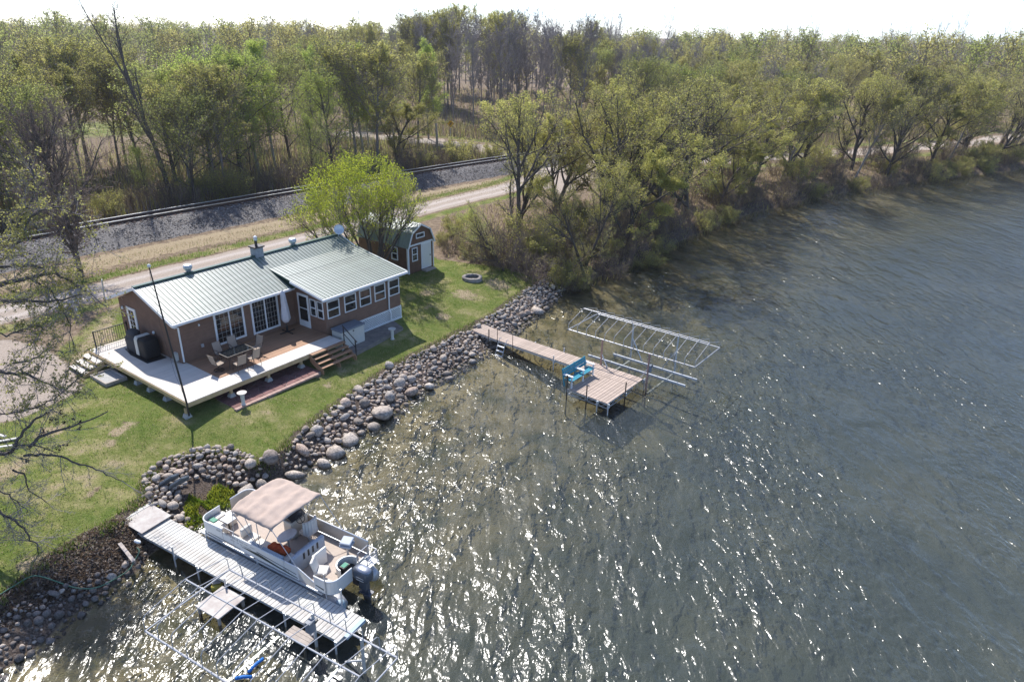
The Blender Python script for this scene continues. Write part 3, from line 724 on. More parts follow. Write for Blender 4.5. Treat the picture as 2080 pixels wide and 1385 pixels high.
# lake side steps
st = thing('deck_steps', 'brown wooden steps from the deck down to the lawn with black handrail', 'steps', HC, HA)
for k in range(4):
    y1 = -4.14 - .27 * k; z = ZD - .012 - .19 * k
    if k == 0: MB().span((4.95, y1 - .3, z - .04), (7.33, y1 - .055, z)).build('tread', 'brownwood', st)
    else: MB().span((4.95, y1 - .28, z - .04), (7.33, y1 - .02, z)).build('tread', 'brownwood', st)
for x in (4.93, 6.1, 7.30):
    MB().add([(x, -4.2, 2.12), (x, -4.2, 1.75), (x, -5.1, 1.25), (x, -5.28, 1.25), (x, -5.28, 1.50), (x + .04, -4.2, 2.12), (x + .04, -4.2, 1.75), (x + .04, -5.1, 1.25), (x + .04, -5.28, 1.25), (x + .04, -5.28, 1.50)],
             [(0, 1, 2, 3, 4), (9, 8, 7, 6, 5), (0, 4, 9, 5), (0, 5, 6, 1), (1, 6, 7, 2), (2, 7, 8, 3), (3, 8, 9, 4)]).build('stringer', 'brownwood', st)
hr = MB(); X = 7.42
hr.bar((X, -4.2, 1.9), (X, -4.2, 3.05), .045, .045); hr.bar((X, -5.15, 1.3), (X, -5.15, 2.42), .045, .045)
hr.bar((X, -4.12, 3.09), (X, -5.3, 2.36), .05, .04); hr.bar((X, -4.2, 2.6), (X, -5.15, 2.0), .03, .03); hr.build('handrail', 'black', st)
# side steps at the far end of the wing
st2 = thing('side_steps', 'three pale wooden steps at the back corner of the deck wing', 'steps', HC, HA)
for k in range(3):
    x1 = -2.26 - .36 * k; z = ZD - .2 - .19 * k
    MB().span((x1 - .35, 4.0, z - .04), (x1, 5.65, z)).build('tread', 'palewood', st2)
for y in (3.96, 5.66):
    MB().add([(-2.25, y, 1.96), (-2.25, y, 1.72), (-3.2, y, 1.22), (-3.38, y, 1.22), (-3.38, y, 1.56), (-2.25, y + .04, 1.96), (-2.25, y + .04, 1.72), (-3.2, y + .04, 1.22), (-3.38, y + .04, 1.22), (-3.38, y + .04, 1.56)],
             [(4, 3, 2, 1, 0), (5, 6, 7, 8, 9), (5, 9, 4, 0), (1, 6, 5, 0), (2, 7, 6, 1), (3, 8, 7, 2), (4, 9, 8, 3)]).build('stringer', 'framewood', st2)
# back railing
rl = thing('deck_railing', 'black metal baluster railing at the end of the deck wing', 'railing', hw(-1.85, 5.5, ZD), HA)
MB().bar((0, 0, 0), (0, 0, 1.0), .06, .06).build('post', 'black', rl); MB().bar((1.82, 0, 0), (1.82, 0, 1.05), .06, .06).build('post', 'black', rl)
MB().bar((0, 0, .95), (1.82, 0, .95), .045, .04).build('top_rail', 'black', rl); MB().bar((.03, 0, .1), (1.79, 0, .1), .03, .03).build('bottom_rail', 'black', rl)
bal_m = MB().box((0, 0, .515), (.018, .018, .83)).mesh('baluster', 'black')
for i in range(1, 15): obj('baluster', bal_m, rl, (1.82 * i / 15, 0, 0))
# timber planter frames beside the deck
for (x, y, sx_, sy_, lb) in ((-2.6, 2.9, 1.1, 1.7, 'low timber planting bed of gravel below the side steps'), (.3, 6.3, 1.2, .6, 'low pale planting box behind the railing')):
    pl = thing('planting_bed', lb, 'planter', hw(x, y, gz(*hw(x, y)[:2])), HA)
    for a, b in (((-sx_ / 2, -sy_ / 2, 0), (sx_ / 2, -sy_ / 2 + .08, .2)), ((-sx_ / 2, sy_ / 2 - .08, 0), (sx_ / 2, sy_ / 2, .2)), ((-sx_ / 2, -sy_ / 2 + .08, 0), (-sx_ / 2 + .08, sy_ / 2 - .08, .2)), ((sx_ / 2 - .08, -sy_ / 2 + .08, 0), (sx_ / 2, sy_ / 2 - .08, .2))):
        MB().span(a, b).build('edging_board', 'palewood' if y > 4 else 'rawboard', pl)
    MB().span((-sx_ / 2 + .08, -sy_ / 2 + .08, 0), (sx_ / 2 - .08, sy_ / 2 - .08, .12)).build('gravel_fill', 'concrete', pl)
# flagstone patio under the deck: irregular slabs with recessed joints
pat = thing('flagstone_patio', 'red flagstone patio under the deck edge with pink paver border', 'patio', HC, HA)
z0 = 1.40
MB().span((-.4, -5.1, z0 - .25), (4.9, -2.2, z0)).build('mortar_bed', 'mortar', pat)
rs = random.Random(5)
seeds = []
for i in range(11):
    for j in range(6): seeds.append((-.35 + (i + .5 + rs.uniform(-.35, .35)) * 5.2 / 11, -5.0 + (j + .5 + rs.uniform(-.35, .35)) * 2.8 / 6))
def clip_half(poly, px, py, nx_, ny_):
    out = []
    for i in range(len(poly)):
        a = poly[i]; b = poly[(i + 1) % len(poly)]
        da = (a[0] - px) * nx_ + (a[1] - py) * ny_; db = (b[0] - px) * nx_ + (b[1] - py) * ny_
        if da <= 0: out.append(a)
        if (da < 0) != (db < 0) and da != db:
            t = da / (da - db); out.append((a[0] + (b[0] - a[0]) * t, a[1] + (b[1] - a[1]) * t))
    return out
for i, (x, y) in enumerate(seeds):
    poly = [(-.38, -5.02), (4.88, -5.02), (4.88, -2.2), (-.38, -2.2)]
    for j, (u, v) in enumerate(seeds):
        if i == j: continue
        d = math.hypot(u - x, v - y)
        if d > 1.6: continue
        nx_, ny_ = (u - x) / d, (v - y) / d
        poly = clip_half(poly, (x + u) / 2 - nx_ * .018, (y + v) / 2 - ny_ * .018, nx_, ny_)
        if len(poly) < 3: break
    if len(poly) >= 3:
        MB().prism([(a, b) for a, b in poly], z0 - .01, z0 + .02 + rs.uniform(0, .008)).build('flagstone', 'flag', pat)
pv = MB().box((0, 0, 0), (.29, .2, .1)).mesh('border_paver', 'brickpink')
for i in range(17): obj('border_paver', pv, pat, (-.3 + i * .3, -5.16, z0 - .02 + rs.uniform(0, .01)))
# dark bed below the porch
bed = MB().add([(7.5, -5.0, 0), (13.6, -4.4, 0), (13.6, -2.7, 0), (7.5, -2.7, 0)], [(0, 1, 2, 3)])
bed.v = [(x, y, gz(*hw(x, y)[:2]) + .06) for x, y, z in bed.v]
M['slabgrey'] = mat('grey_slab', (.16, .14, .13), .9, col2=(.27, .24, .21), vscale=3, bump=.3)
b_o = MB().prism([(7.6, -4.75), (12.2, -4.15), (12.6, -2.9), (7.6, -2.9)], 1.15, 1.43).build('concrete_slab', 'slabgrey'); b_o.location = HC; b_o.rotation_euler = (0, 0, HA)
tag(b_o, 'dark grey slab along the porch lattice', 'slab')
# ------------------------------------------------------------------ things on the deck
def chair(swivel):
    t = thing('patio_chair', '', 'chair')
    st_ = MB()
    def sheet(mb, pts, w, t_):
        for a, b in zip(pts[:-1], pts[1:]): mb.bar(a, b, w, t_)
    s = MB(); sheet(s, [(0, .24, .43), (0, 0, .40), (0, -.22, .41)], .46, .015); s.build('seat', 'sling', t)
    s = MB(); sheet(s, [(0, -.22, .41), (0, -.30, .62), (0, -.40, .98)], .46, .015); s.build('backrest', 'sling', t)
    for sx in (-1, 1):
        x = sx * .25
        MB().tube([(x, .26, .43), (x, 0, .40), (x, -.22, .40), (x, -.31, .62), (x, -.42, 1.02)], .014, 6).build('side_rail', 'brownmetal', t)
        MB().tube([(x * 1.12, .2, .42), (x * 1.15, .24, .62), (x * 1.15, -.02, .66), (x * 1.05, -.3, .62)], .016, 6).build('armrest', 'brownmetal', t)
    if swivel:
        pts = [(.26 * math.cos(a), .26 * math.sin(a), .02) for a in [2 * math.pi * k / 16 for k in range(17)]]
        MB().tube(pts, .018, 6).build('ring_base', 'brownmetal', t)
        b = MB(); b.bar((-.26, 0, .03), (.26, 0, .03), .03, .02); b.bar((0, -.26, .031), (0, .26, .031), .03, .02); b.tube([(0, 0, .03), (0, 0, .38)], .03, 8); b.build('pedestal', 'brownmetal', t)
    else:
        for sx in (-1, 1):
            x = sx * .25
            MB().tube([(x, .22, .42), (x * 1.05, .3, 0)], .014, 6).build('leg', 'brownmetal', t)
            MB().tube([(x, -.2, .41), (x * 1.05, -.3, 0)], .014, 6).build('leg', 'brownmetal', t)
    return t
def copy_tree(o, parent=None):
    c = o.copy(); COL.objects.link(c); c.parent = parent
    for chd in list(o.children): copy_tree(chd, c)
    return c
def place(o, x, y, z, rz): o.location = hw(x, y, z); o.rotation_euler = (0, 0, HA + rz); return o
c1 = chair(True); c2 = copy_tree(c1); f1 = chair(False); f2 = copy_tree(f1); f3 = copy_tree(f1); f4 = copy_tree(f1)
for o, x, y, rz, lb in ((c1, .72, -2.2, -1.45, 'tan swivel chair at the left end of the patio table'), (c2, 3.12, -2.0, 1.75, 'tan swivel chair at the right end of the patio table, on a ring base'),
                        (f1, 1.42, -3.05, -.1, 'tan sling chair on the lake side of the patio table, nearer the left end'), (f2, 2.28, -2.95, .08, 'tan sling chair on the lake side of the patio table, nearer the right end'),
                        (f3, 1.55, -1.25, math.pi + .1, 'tan sling chair with its back to the window, nearer the left end'), (f4, 2.45, -1.15, math.pi - .1, 'tan sling chair with its back to the window, nearer the right end')):
    place(o, x, y, ZD, rz); o['label'] = lb; o['group'] = 'chairs around the patio table'
pt = thing('patio_table', 'rectangular glass topped patio table with dark metal legs on the deck', 'table', hw(1.85, -2.15, ZD), HA)
MB().box((0, 0, .72), (1.52, .86, .012)).build('table_top', 'glass', pt)
e = MB(); e.span((-.8, -.47, .70), (.8, -.43, .735)); e.span((-.8, .43, .70), (.8, .47, .735)); e.span((-.8, -.43, .701), (-.76, .43, .734)); e.span((.76, -.43, .701), (.8, .43, .734)); e.build('edge_frame', 'brownmetal', pt)
for sx in (-1, 1):
    for sy in (-1, 1): MB().tube([(sx * .74, sy * .41, .70), (sx * .66, sy * .36, .35), (sx * .72, sy * .40, 0)], .02, 6).build('leg', 'brownmetal', pt)
ub = thing('patio_umbrella', 'closed pale patio umbrella on a black cross stand by the porch', 'umbrella', hw(6.12, -.75, ZD), HA)
MB().tube([(0, 0, .05), (-.03, 0, 2.62)], .022, 8).build('pole', 'black', ub)
cl = MB(); n = 20; prof = [(.06, .62), (.17, .68), (.26, .85), (.24, 1.1), (.20, 1.5), (.16, 1.9), (.13, 2.3), (.10, 2.52), (.03, 2.58)]
for r_, z in prof:
    for k in range(n):
        a = 2 * math.pi * k / n; q = r_ * (1 + .18 * math.cos(5 * a + z * 2)); cl.v.append((q * math.cos(a) - .03 * z / 2.6, q * math.sin(a), z))
for i in range(len(prof) - 1):
    for k in range(n): a = i * n + k; b = i * n + (k + 1) % n; cl.f.append((a, b, b + n, a + n))
cl.build('canopy', 'umbrella', ub, smooth=True)
cr = MB(); cr.bar((-.5, 0, .03), (.5, 0, .03), .06, .04); cr.bar((0, -.5, .032), (0, .5, .032), .06, .04); cr.lathe([(.06, .05), (.05, .4), (.03, .42)], n=10); cr.build('cross_stand', 'black', ub)
def blob(mb, c, d, pw_=.5, nu=20, nv=12, wob=.03, seed=1):
    rr = random.Random(seed)
    vs = []; fs = []
    def sp(v, e): return math.copysign(abs(v) ** e, v)
    for j in range(nv + 1):
        ph = -math.pi / 2 + math.pi * j / nv
        for i in range(nu):
            th = 2 * math.pi * i / nu
            w_ = 1 + wob * noise.noise((i * .9 % nu, j * .8, seed))
            vs.append((c[0] + d[0] / 2 * sp(math.cos(ph), pw_) * sp(math.cos(th), pw_) * w_, c[1] + d[1] / 2 * sp(math.cos(ph), pw_) * sp(math.sin(th), pw_) * w_, c[2] + d[2] / 2 * sp(math.sin(ph), pw_ * .8)))
    for j in range(nv):
        for i in range(nu):
            a = j * nu + i; b = j * nu + (i + 1) % nu; fs.append((a, b, b + nu, a + nu))
    mb.add(vs, fs); return mb
mt = MB().prism([(-1.15, 1.45), (-.12, 1.35), (-.1, 4.2), (-.95, 4.2), (-1.15, 3.2)], ZD + .006, ZD + .014).build('grill_mat', 'black'); mt.location = HC; mt.rotation_euler = (0, 0, HA)
tag(mt, 'black grill mat lying on the pale deck wing', 'mat')
g1 = thing('covered_grill', 'barbecue grill under a charcoal cover beside the house wall', 'grill', hw(-.58, 3.55, ZD), HA)
blob(MB(), (0, 0, .42), (.72, 1.25, .95), .55, wob=.14, seed=4).build('cover', 'greycloth', g1, smooth=True); blob(MB(), (0, .05, .80), (.62, .90, .85), .75, wob=.10, seed=5).build('hood_cover', 'greycloth', g1, smooth=True)
g2 = thing('covered_smoker', 'tall cooker under a black cover with pale top panel', 'grill', hw(-.58, 2.2, ZD), HA)
blob(MB(), (0, 0, .58), (.85, .95, 1.14), .3, wob=.04, seed=6).build('cover', 'blackcloth', g2, smooth=True)
k = MB()
for a, b in zip([(-.44, .36, .15), (-.435, .36, 1.02), (-.36, .36, 1.155), (.3, .36, 1.16)][:-1], [(-.435, .36, 1.02), (-.36, .36, 1.155), (.3, .36, 1.16)]): k.bar(a, b, .3, .03, up=(0.001, 0, 1) if a[2] > 1 else (1, 0, 0))
k.build('pale_panel', 'plastic', g2)
sb = thing('storage_box', 'cream resin storage box with grey lid at the porch corner', 'storage box', hw(8.42, -3.42, gz(*hw(8.42, -3.42)[:2])), HA)
bx = MB(); bx.span((-.88, -.42, -.05), (.88, .42, 1.10)); body_ = bx.build('body', 'plastic', sb, bevel=.02)
MB().span((-.92, -.47, 1.10), (.92, .46, 1.20)).build('lid', 'greyplastic', sb, bevel=.02)
for a, b in (((-.84, -.435, .04), (-.03, -.421, 1.06)), ((.03, -.435, .04), (.84, -.421, 1.06))): MB().span(a, b).build('door', 'plastic', sb)
MB().span((-.02, -.46, .95), (.06, -.436, 1.02)).build('latch', 'black', sb)
# flagpole
fpb = hw(-2.27, -4.2, 2.0); top = at_y(303, 543, fpb.y + .15)
po = thing('flag_pole', 'tall thin black pole leaning at the front corner of the deck', 'flagpole', fpb)
tv = top - fpb
MB().tube([(0, 0, -.45), (0, 0, .2), tv * .5, tv], [.05, .05, .04, .03], 8).build('shaft', 'black', po)
MB().lathe([(.01, -.02), (.06, .0), (.08, .06), (.06, .12), (.01, .15)], tv, 10).build('finial', 'white', po, smooth=True)
MB().tube([tv * .97 + Vector((-.05, 0, 0)), tv * .6 + Vector((-.22, 0, 0)), tv * .25 + Vector((-.16, 0, 0)), (-.04, 0, .5)], .007, 4).build('halyard', 'black', po)
for i, (px, py, lb) in enumerate(((495, 823, 'white pedestal birdbath on the lawn in front of the deck'), (797, 683, 'white pedestal urn in the shade below the porch'))):
    x, y, _ = hl(px, py, 1.38); p_ = hw(x, y); g = gz(p_.x, p_.y)
    u = thing('garden_pedestal', lb, 'birdbath', (p_.x, p_.y, g), 0)
    MB().lathe([(.13, 0), (.12, .05), (.085, .1), (.10, .5), (.12, .62)], n=14).build('pedestal', 'plastic', u, smooth=True)
    MB().lathe([(.08, .62), (.20, .65), (.24, .71), (.22, .71), (.15, .67), (.02, .66)], n=18).build('bowl', 'palewood' if i == 0 else 'plastic', u, smooth=True)
# ------------------------------------------------------------------ shed
sg = 1.45
shed = thing('garden_shed', 'small red brown barn style shed with gambrel roof and white door', 'shed', hw(19.94, 2.86, 0), HA)
W_, D_ = 2.84, 5.4
prof = [(0, 3.62), (.42, 4.55), (W_ / 2, 5.08), (W_ - .42, 4.55), (W_, 3.62)]
def yprism(mb, poly_xz, y0, y1):
    n = len(poly_xz); vs = [(x, y0, z) for x, z in poly_xz] + [(x, y1, z) for x, z in poly_xz]
    return mb.add(vs, [tuple(range(n - 1, -1, -1)), tuple(range(n, 2 * n))] + [(i, (i + 1) % n, n + (i + 1) % n, n + i) for i in range(n)])
yprism(MB(), [(W_, sg - .0), (W_, 3.62), (W_ - .42, 4.55), (W_ / 2, 5.08), (.42, 4.55), (0, 3.62), (0, sg)], 0, D_).build('wall', 't111', shed)
rf = MB(); sc_ = [(-.10, 3.50), (.38, 4.62), (W_ / 2, 5.17), (W_ - .38, 4.62), (W_ + .10, 3.50)]
ro = None
for i in range(4):
    (xa, za), (xb, zb) = sc_[i], sc_[i + 1]
    d = Vector((xb - xa, 0, zb - za)).normalized(); nn = Vector((-d.z, 0, d.x))
    a = Vector((xa, -.12, za)); b = Vector((xb, -.12, zb)); Ly = Vector((0, D_ + .24, 0))
    mb = MB(); vs = [a, b, b + Ly, a + Ly]; vs += [v - nn * .05 for v in vs]
    mb.add(vs, [(3, 2, 1, 0), (4, 5, 6, 7), (0, 1, 5, 4), (1, 2, 6, 5), (2, 3, 7, 6), (3, 0, 4, 7)])
    if ro is None: ro = mb.build('roof', 'shedroof', shed)
    else: mb.build('roof_slope', 'shedroof', ro)
    rb = MB(); y = -.02
    while y < D_ + .1:
        o_ = Vector((0, y + .12, 0)); rb.bar(a + o_ + nn * .012, b + o_ + nn * .012, .04, .03, up=nn); y += .3
    rb.build('roof_ribs', 'shedroof', ro)
    tr = MB(); tr.bar(a - nn * .06 + Vector((0, -.03, 0)), b - nn * .06 + Vector((0, -.03, 0)), .04, .11, up=nn); tr.build('rake_trim', 'white', shed)
fs_ = lambda a, z, o: Vector((a, -o, z)); fsl = lambda a, z, o: Vector((-o, a, z))
tr = MB(); frame_box(tr, fs_, 0, .1, sg, 3.62, 0, .035); frame_box(tr, fs_, W_ - .1, W_, sg, 3.62, 0, .035); frame_box(tr, fs_, .1, W_ - .1, 3.56, 3.68, 0, .04)
frame_box(tr, fsl, -.035, .1, sg, 3.5, .001, .036); tr.build('corner_trim', 'white', shed)
window(shed, fs_, .42, 1.02, 2.35, 3.42, 1, 'shed_window', .07, (2, 4)); window(shed, fsl, 1.05, 1.75, 2.35, 3.4, 1, 'shed_window', .08)
sd_ = frame_box(MB(), fs_, 1.42, 2.52, 1.55, 3.56, 0, .05).build('shed_door', 'white', shed); frame_box(MB(), fs_, 1.52, 2.42, 1.62, 3.48, .05, .065).build('door_panel', 'gel', sd_)
MB().box(fs_(2.36, 2.5, .09), (.04, .05, .12)).build('handle', 'black', sd_)
tw = window(shed, fs_, .92, 1.85, 4.05, 4.45, 1, 'transom_window', .07, (5, 1), rail=False)
for k in range(2): MB().span((1.4, -.25 - .3 * k - .3, sg - .05 - .1), (2.55, -.26 - .3 * k + .24 * (k == 0), sg + .05 - .12 * k)).build('step', 'rawboard', shed)
# ------------------------------------------------------------------ fire pit
fpx = at(959, 572, 1.25); fg_ = gz(fpx.x, fpx.y)
fire = thing('fire_pit', 'round grey stone fire ring on the lawn beyond the house', 'fire pit', (fpx.x, fpx.y, fg_))
for k in range(16):
    a0, a1 = 2 * math.pi * (k + .03) / 16, 2 * math.pi * (k + .97) / 16
    MB().prism([(.52 * math.cos(a0), .52 * math.sin(a0)), (.76 * math.cos(a0), .76 * math.sin(a0)), (.76 * math.cos(a1), .76 * math.sin(a1)), (.52 * math.cos(a1), .52 * math.sin(a1))], -.05, .26 + random.uniform(-.015, .015)).build('ring_block', 'firering', fire)
MB().lathe([(.51, -.02), (.51, .05), (.3, .08), (.02, .1)], n=16).build('ash_bed', 'blackcloth', fire)
# ------------------------------------------------------------------ docks
def frame2(o, ang):
    u = Vector((math.cos(ang), math.sin(ang), 0)); v = Vector((-u.y, u.x, 0)); return u, v
# far dock: tan planks, L-shaped, with the bench on it
D1A = R(-38.3); D1O = Vector((-3.25, 43.03, 0)); U1, V1 = frame2(D1O, D1A)
def d1(px, py, z): w_ = at(px, py, z) - D1O; return Vector((w_.dot(U1), w_.dot(V1), z))
dock1 = thing('tan_plank_dock', 'L shaped dock of tan planks reaching out from the rocky shore', 'dock', D1O, D1A)
L1 = 12.75; z1 = .68
def plank_run(parent, x0, x1, y0, y1, z, m, pitch=.19, gap=.022, t=.035, jit=.002, zf=None):
    n = max(1, round((x1 - x0) / pitch)); s = (x1 - x0) / n
    me = MB().box((0, 0, 0), (s - gap, y1 - y0, t)).mesh('plank', m)
    for i in range(n):
        x = x0 + (i + .5) * s
        obj('plank', me, parent, (x, (y0 + y1) / 2 + random.uniform(-.006, .006), (zf(x) if zf else z) - t / 2 + random.uniform(-jit, jit)), (0, 0, random.uniform(-.003, .003)))
plank_run(dock1, 0, L1, 0, 1.24, z1, 'dockwood', zf=lambda x: .80 - .12 * min(1, x / 2.5))
plank_run(dock1, L1 - 2.55, L1, -2.62, -.02, z1 - .002, 'dockwood')
fr = MB()
for y in (.03, 1.21): fr.bar((0.1, y, .70), (2.5, y, .58), .05, .12); fr.bar((2.5, y, .58), (L1 - .01, y, .58), .05, .12)
fr.build('side_beam', 'galv', dock1)
fr = MB()
for x in (L1 - 2.53, L1 - .03): fr.bar((x, -2.62, .60), (x, 0, .60), .04, .05); fr.bar((x, -2.62, .36), (x, 0, .36), .03, .03)
for y in (-2.6,): fr.bar((L1 - 2.55, y, .60), (L1, y, .60), .04, .05); fr.bar((L1 - 2.55, y, .36), (L1, y, .36), .03, .03)
for k in range(6):
    a, b = -2.6 + k * .43, -2.6 + (k + 1) * .43
    fr.bar((L1 - .03, a, .38 if k % 2 else .6), (L1 - .03, b, .6 if k % 2 else .38), .02, .02)
    a, b = L1 - 2.53 + k * .42, L1 - 2.53 + (k + 1) * .42
    fr.bar((a, -2.6, .38 if k % 2 else .6), (b, -2.6, .6 if k % 2 else .38), .02, .02)
fr.build('platform_truss', 'galv', dock1)
for x, y, top_ in ((2.3, -.06, 1.25), (7.4, -.07, .95), (7.2, 1.30, .95), (L1 - 2.62, -2.62, 1.5), (L1 - 1.3, -2.68, 1.35), (L1 + .06, -2.66, .68), (L1 + .07, -.9, 1.3), (L1 + .06, 1.28, .72), (L1 - .6, -2.7, .6), (5.0, 1.3, .7), (10.0, 1.3, .7)):
    MB().tube([(x, y, -1.4), (x, y, top_)], .035, 8).build('post', 'brownmetal' if top_ > 1 else 'galv', dock1)
    MB().box((x, y + (.04 if y < 0 else -.04), .55), (.12, .1, .2)).build('post_bracket', 'galv', dock1)
lad = thing('dock_ladder', 'white swim ladder hanging from the near side of the tan dock', 'ladder', D1O + U1 * 3.6 + V1 * -.05, D1A)
for x in (-.28, .28):
    MB().tube([(x, .0, 1.35 if False else .95), (x, -.12, .98), (x, -.3, .75), (x, -.55, .05), (x, -.8, -.6)], .022, 6).build('side_rail', 'alum', lad)
for k in range(4):
    z = .55 - .28 * k; MB().box((0, -.38 - .1 * k, z), (.54, .13, .03)).build('rung', 'white', lad)
for x in (-.62, .62): MB().tube([(x, .02, -1.2), (x, .02, 1.5)], .02, 6).build('grab_pole', 'brownmetal', lad)
# bench on the platform corner
bn_ = thing('dock_bench', 'teal painted bench with white armrests at the edge of the tan dock', 'bench', D1O + U1 * (L1 - 2.95) + V1 * -1.35, D1A)
Wb = 2.25
for k in range(3): MB().box((.20 + .15 * k, 0, .44), (.135, Wb, .035)).build('seat_slat', 'teal', bn_)
for k in range(3): MB().box((-.02 - .05 * k, 0, .60 + .16 * k), (.035, Wb, .14), rot=Matrix.Rotation(R(-14), 3, 'Y')).build('back_slat', 'teal', bn_)
for y in (-1.08, 0.05, 1.08):
    MB().box((.25, y, .70), (.62, .16, .035)).build('armrest', 'white', bn_)
    MB().bar((.50, y, .68), (.50, y, .0), .07, .07).build('arm_support', 'white', bn_)
    MB().bar((.02, y, -.02), (-.16, y, 1.0), .06, .06).build('back_support', 'teal', bn_)
    MB().bar((.02, y, .41), (.55, y, .41), .05, .06).build('seat_bearer', 'teal', bn_)
bn_.location.z = z1
# ------------------------------------------------------------------ boat lifts with bare canopy frames
def lift(name, label, O, ang, L, W, zr, ze, zp, nrib, bunks, legs, winch, bz=.55):
    t = thing(name, label, 'boat lift', (O[0], O[1], 0), ang)
    for y in (0, W):
        MB().tube([(0, y, zr), (L, y, zr)], .034, 8).build('side_rail', 'alum', t)
    for x in (0, L): MB().tube([(x, 0, zr), (x, W, zr)], .026, 8).build('end_rail', 'alum', t)
    MB().tube([(-.0, W / 2, zp), (L, W / 2, zp)], .028, 8).build('ridge_pipe', 'alum', t)
    if name == 'canopy_boat_lift':
        pts = [(0, 0, zr), (0, .02, ze - .12), (0, .1, ze - .02), (0, W / 2, zp + .03), (0, W - .1, ze - .02), (0, W - .02, ze - .12), (0, W, zr)]
    rib = MB().tube(pts, .015, 6).mesh('canopy_rib', 'alum')
    for i in range(nrib): obj('canopy_rib', rib, t, (L * i / (nrib - 1), 0, 0))
    for x, y in legs:
        MB().tube([(x, y, -1.6), (x, y, zr)], .055, 8).build('leg', 'rust' if (y < .1 and bunks) else 'galv', t)
        MB().bar((x, y, zr - .9), (x + (.8 if x < L / 2 else -.8), y, .0), .05, .05).build('brace', 'galv', t)
    for i, (x0, x1, y, z) in enumerate(bunks): MB().bar((x0, y, z), (x1, y, z), .09, .12).build('bunk', 'galv', t)
    cb = MB()
    for x in (L * .32, L * .68): cb.bar((x, .0, bz - .75), (x, W, bz - .75), .1, .1)
    cb.build('cross_beam', 'galv', t)
    if winch:
        x, y, z = winch
        MB().box((x, y, z), (.22, .26, .42)).build('winch_box', 'greyplastic', t)
        MB().lathe([(.12, -.05), (.14, 0), (.12, .05)], (x, y + .16, z + .1), 10).build('winch_drum', 'black', t)
    return t
l1 = lift('canopy_boat_lift', 'empty boat lift with bare white canopy frame beyond the tan dock', (3.37, 39.29), R(-37.35), 8.15, 3.33, 2.3, 2.72, 3.15, 14,
     [(1.6, 7.8, .98, .58), (1.35, 7.6, .02, .58)] if False else [(2.1, 7.6, 1.98, .58), (1.0, 7.4, .86, .58)], [(2.4, 0, ), (5.45, 0), (2.6, 3.33), (5.6, 3.33)], (5.45, .12, 1.35))
l2 = lift('canopy_boat_lift', 'empty boat lift with bare white canopy frame in the near water beside the white dock', (-11.22, 16.44), R(-29.5), 7.35, 3.2, 1.42, 2.0, 2.22, 12,
     [], [(3.9, 3.2), (5.95, 3.2), (3.9, 0), (5.95, 0)], (3.9, 3.05, 1.0), .5)
# a low timber platform and a loose crate sit between lift and dock
pf = thing('timber_raft', 'square weathered plywood platform in the water between white dock and lift', 'platform', (*at(448, 1222, .35)[:2], 0), R(-29.5))
MB().box((0, 0, .33), (1.15, 1.15, .05)).build('top_sheet', 'greyboard', pf)
for x in (-.5, .5):
    for y in (-.5, .5): MB().bar((x, y, -.8), (x, y, .30), .08, .08).build('post', 'rawboard', pf)
bx_ = thing('yellow_float', 'small yellow float with a tan lid beside the white dock', 'float', (*at(441, 1190, .1)[:2], 0), .3)
M['float'] = mat('yellow_plastic', (.40, .33, .06), .5)
blob(MB(), (0, 0, .08), (.42, .32, .24), .6, 14, 8).build('body', 'float', bx_, smooth=True); MB().box((0, .1, .25), (.3, .25, .05)).build('lid', 'rawboard', bx_)
for (px, py, rz, L, lb) in ((520, 1352, R(62), .62, 'blue foam float drifting under the near lift frame'), (495, 1377, R(8), .5, 'smaller blue foam float near the bottom edge of the picture')):
    p_ = at(px, py, .05); f_ = MB().tube([(-L / 2, 0, .03), (0, .02, .05), (L / 2, 0, .03)], .055, 8).build('foam_float', 'blue', smooth=True)
    f_.location = p_; f_.rotation_euler = (0, 0, rz); tag(f_, lb, 'float')
# near dock: worn white planks
D2A = R(-29.35); D2O = Vector((-14.37, 22.03, 0)); U2, V2 = frame2(D2O, D2A)
dock2 = thing('white_plank_dock', 'straight dock of worn white planks beside the pontoon boat', 'dock', D2O, D2A)
L2 = 10.28; W2 = 1.2
plank_run(dock2, 0, L2, 0, W2, .56, 'whiteplank', .172, .024, zf=lambda x: .62 - .08 * min(1, x / 4))
fr = MB()
for y in (.05, W2 - .05): fr.bar((.05, y, .53), (4, y, .45), .05, .11); fr.bar((4, y, .45), (L2 - .02, y, .45), .05, .11)
fr.bar((L2 - .03, .08, .44), (L2 - .03, W2 - .08, .44), .05, .12)
fr.build('side_beam', 'galv', dock2)
for x, y, top_ in ((2.2, -.05, .95), (3.5, -.05, .62), (5.0, -.05, .75), (7.9, -.05, .62), (2.4, W2 + .05, .9), (5.2, W2 + .05, .9), (9.3, W2 + .05, 1.25), (L2 - .1, -.05, .4)):
    MB().tube([(x, y, -1.3), (x, y, top_)], .033, 8).build('post', 'galv', dock2)
    MB().box((x, y + (.04 if y < 0 else -.04), .43), (.11, .09, .18)).build('post_bracket', 'galv', dock2)
fb = MB().box((L2 + .05, W2 * .6, .48), (.14, W2 * .75, .12)).build('end_bumper', 'bluerope', dock2)
sp = thing('side_shelf', 'short plank shelf fixed low beside the end of the white dock', 'platform', D2O + U2 * 8.9 + V2 * -.33, D2A)
for k in range(3): MB().box((0, -.14 + .14 * k, .36), (1.0, .13, .04)).build('plank', 'rawboard', sp)
MB().bar((0, .1, .3), (0, .1, -.8), .06, .06).build('post', 'galv', sp)
rb = thing('ramp_board', 'worn plywood ramp sheet bridging the lawn and the white dock', 'board', D2O + U2 * -.05 + V2 * .62, D2A)
MB().box((-.32, .03, .74), (1.32, 1.3, .03), rot=Matrix.Rotation(R(3.5), 3, 'Y')).build('sheet', 'greyboard', rb)
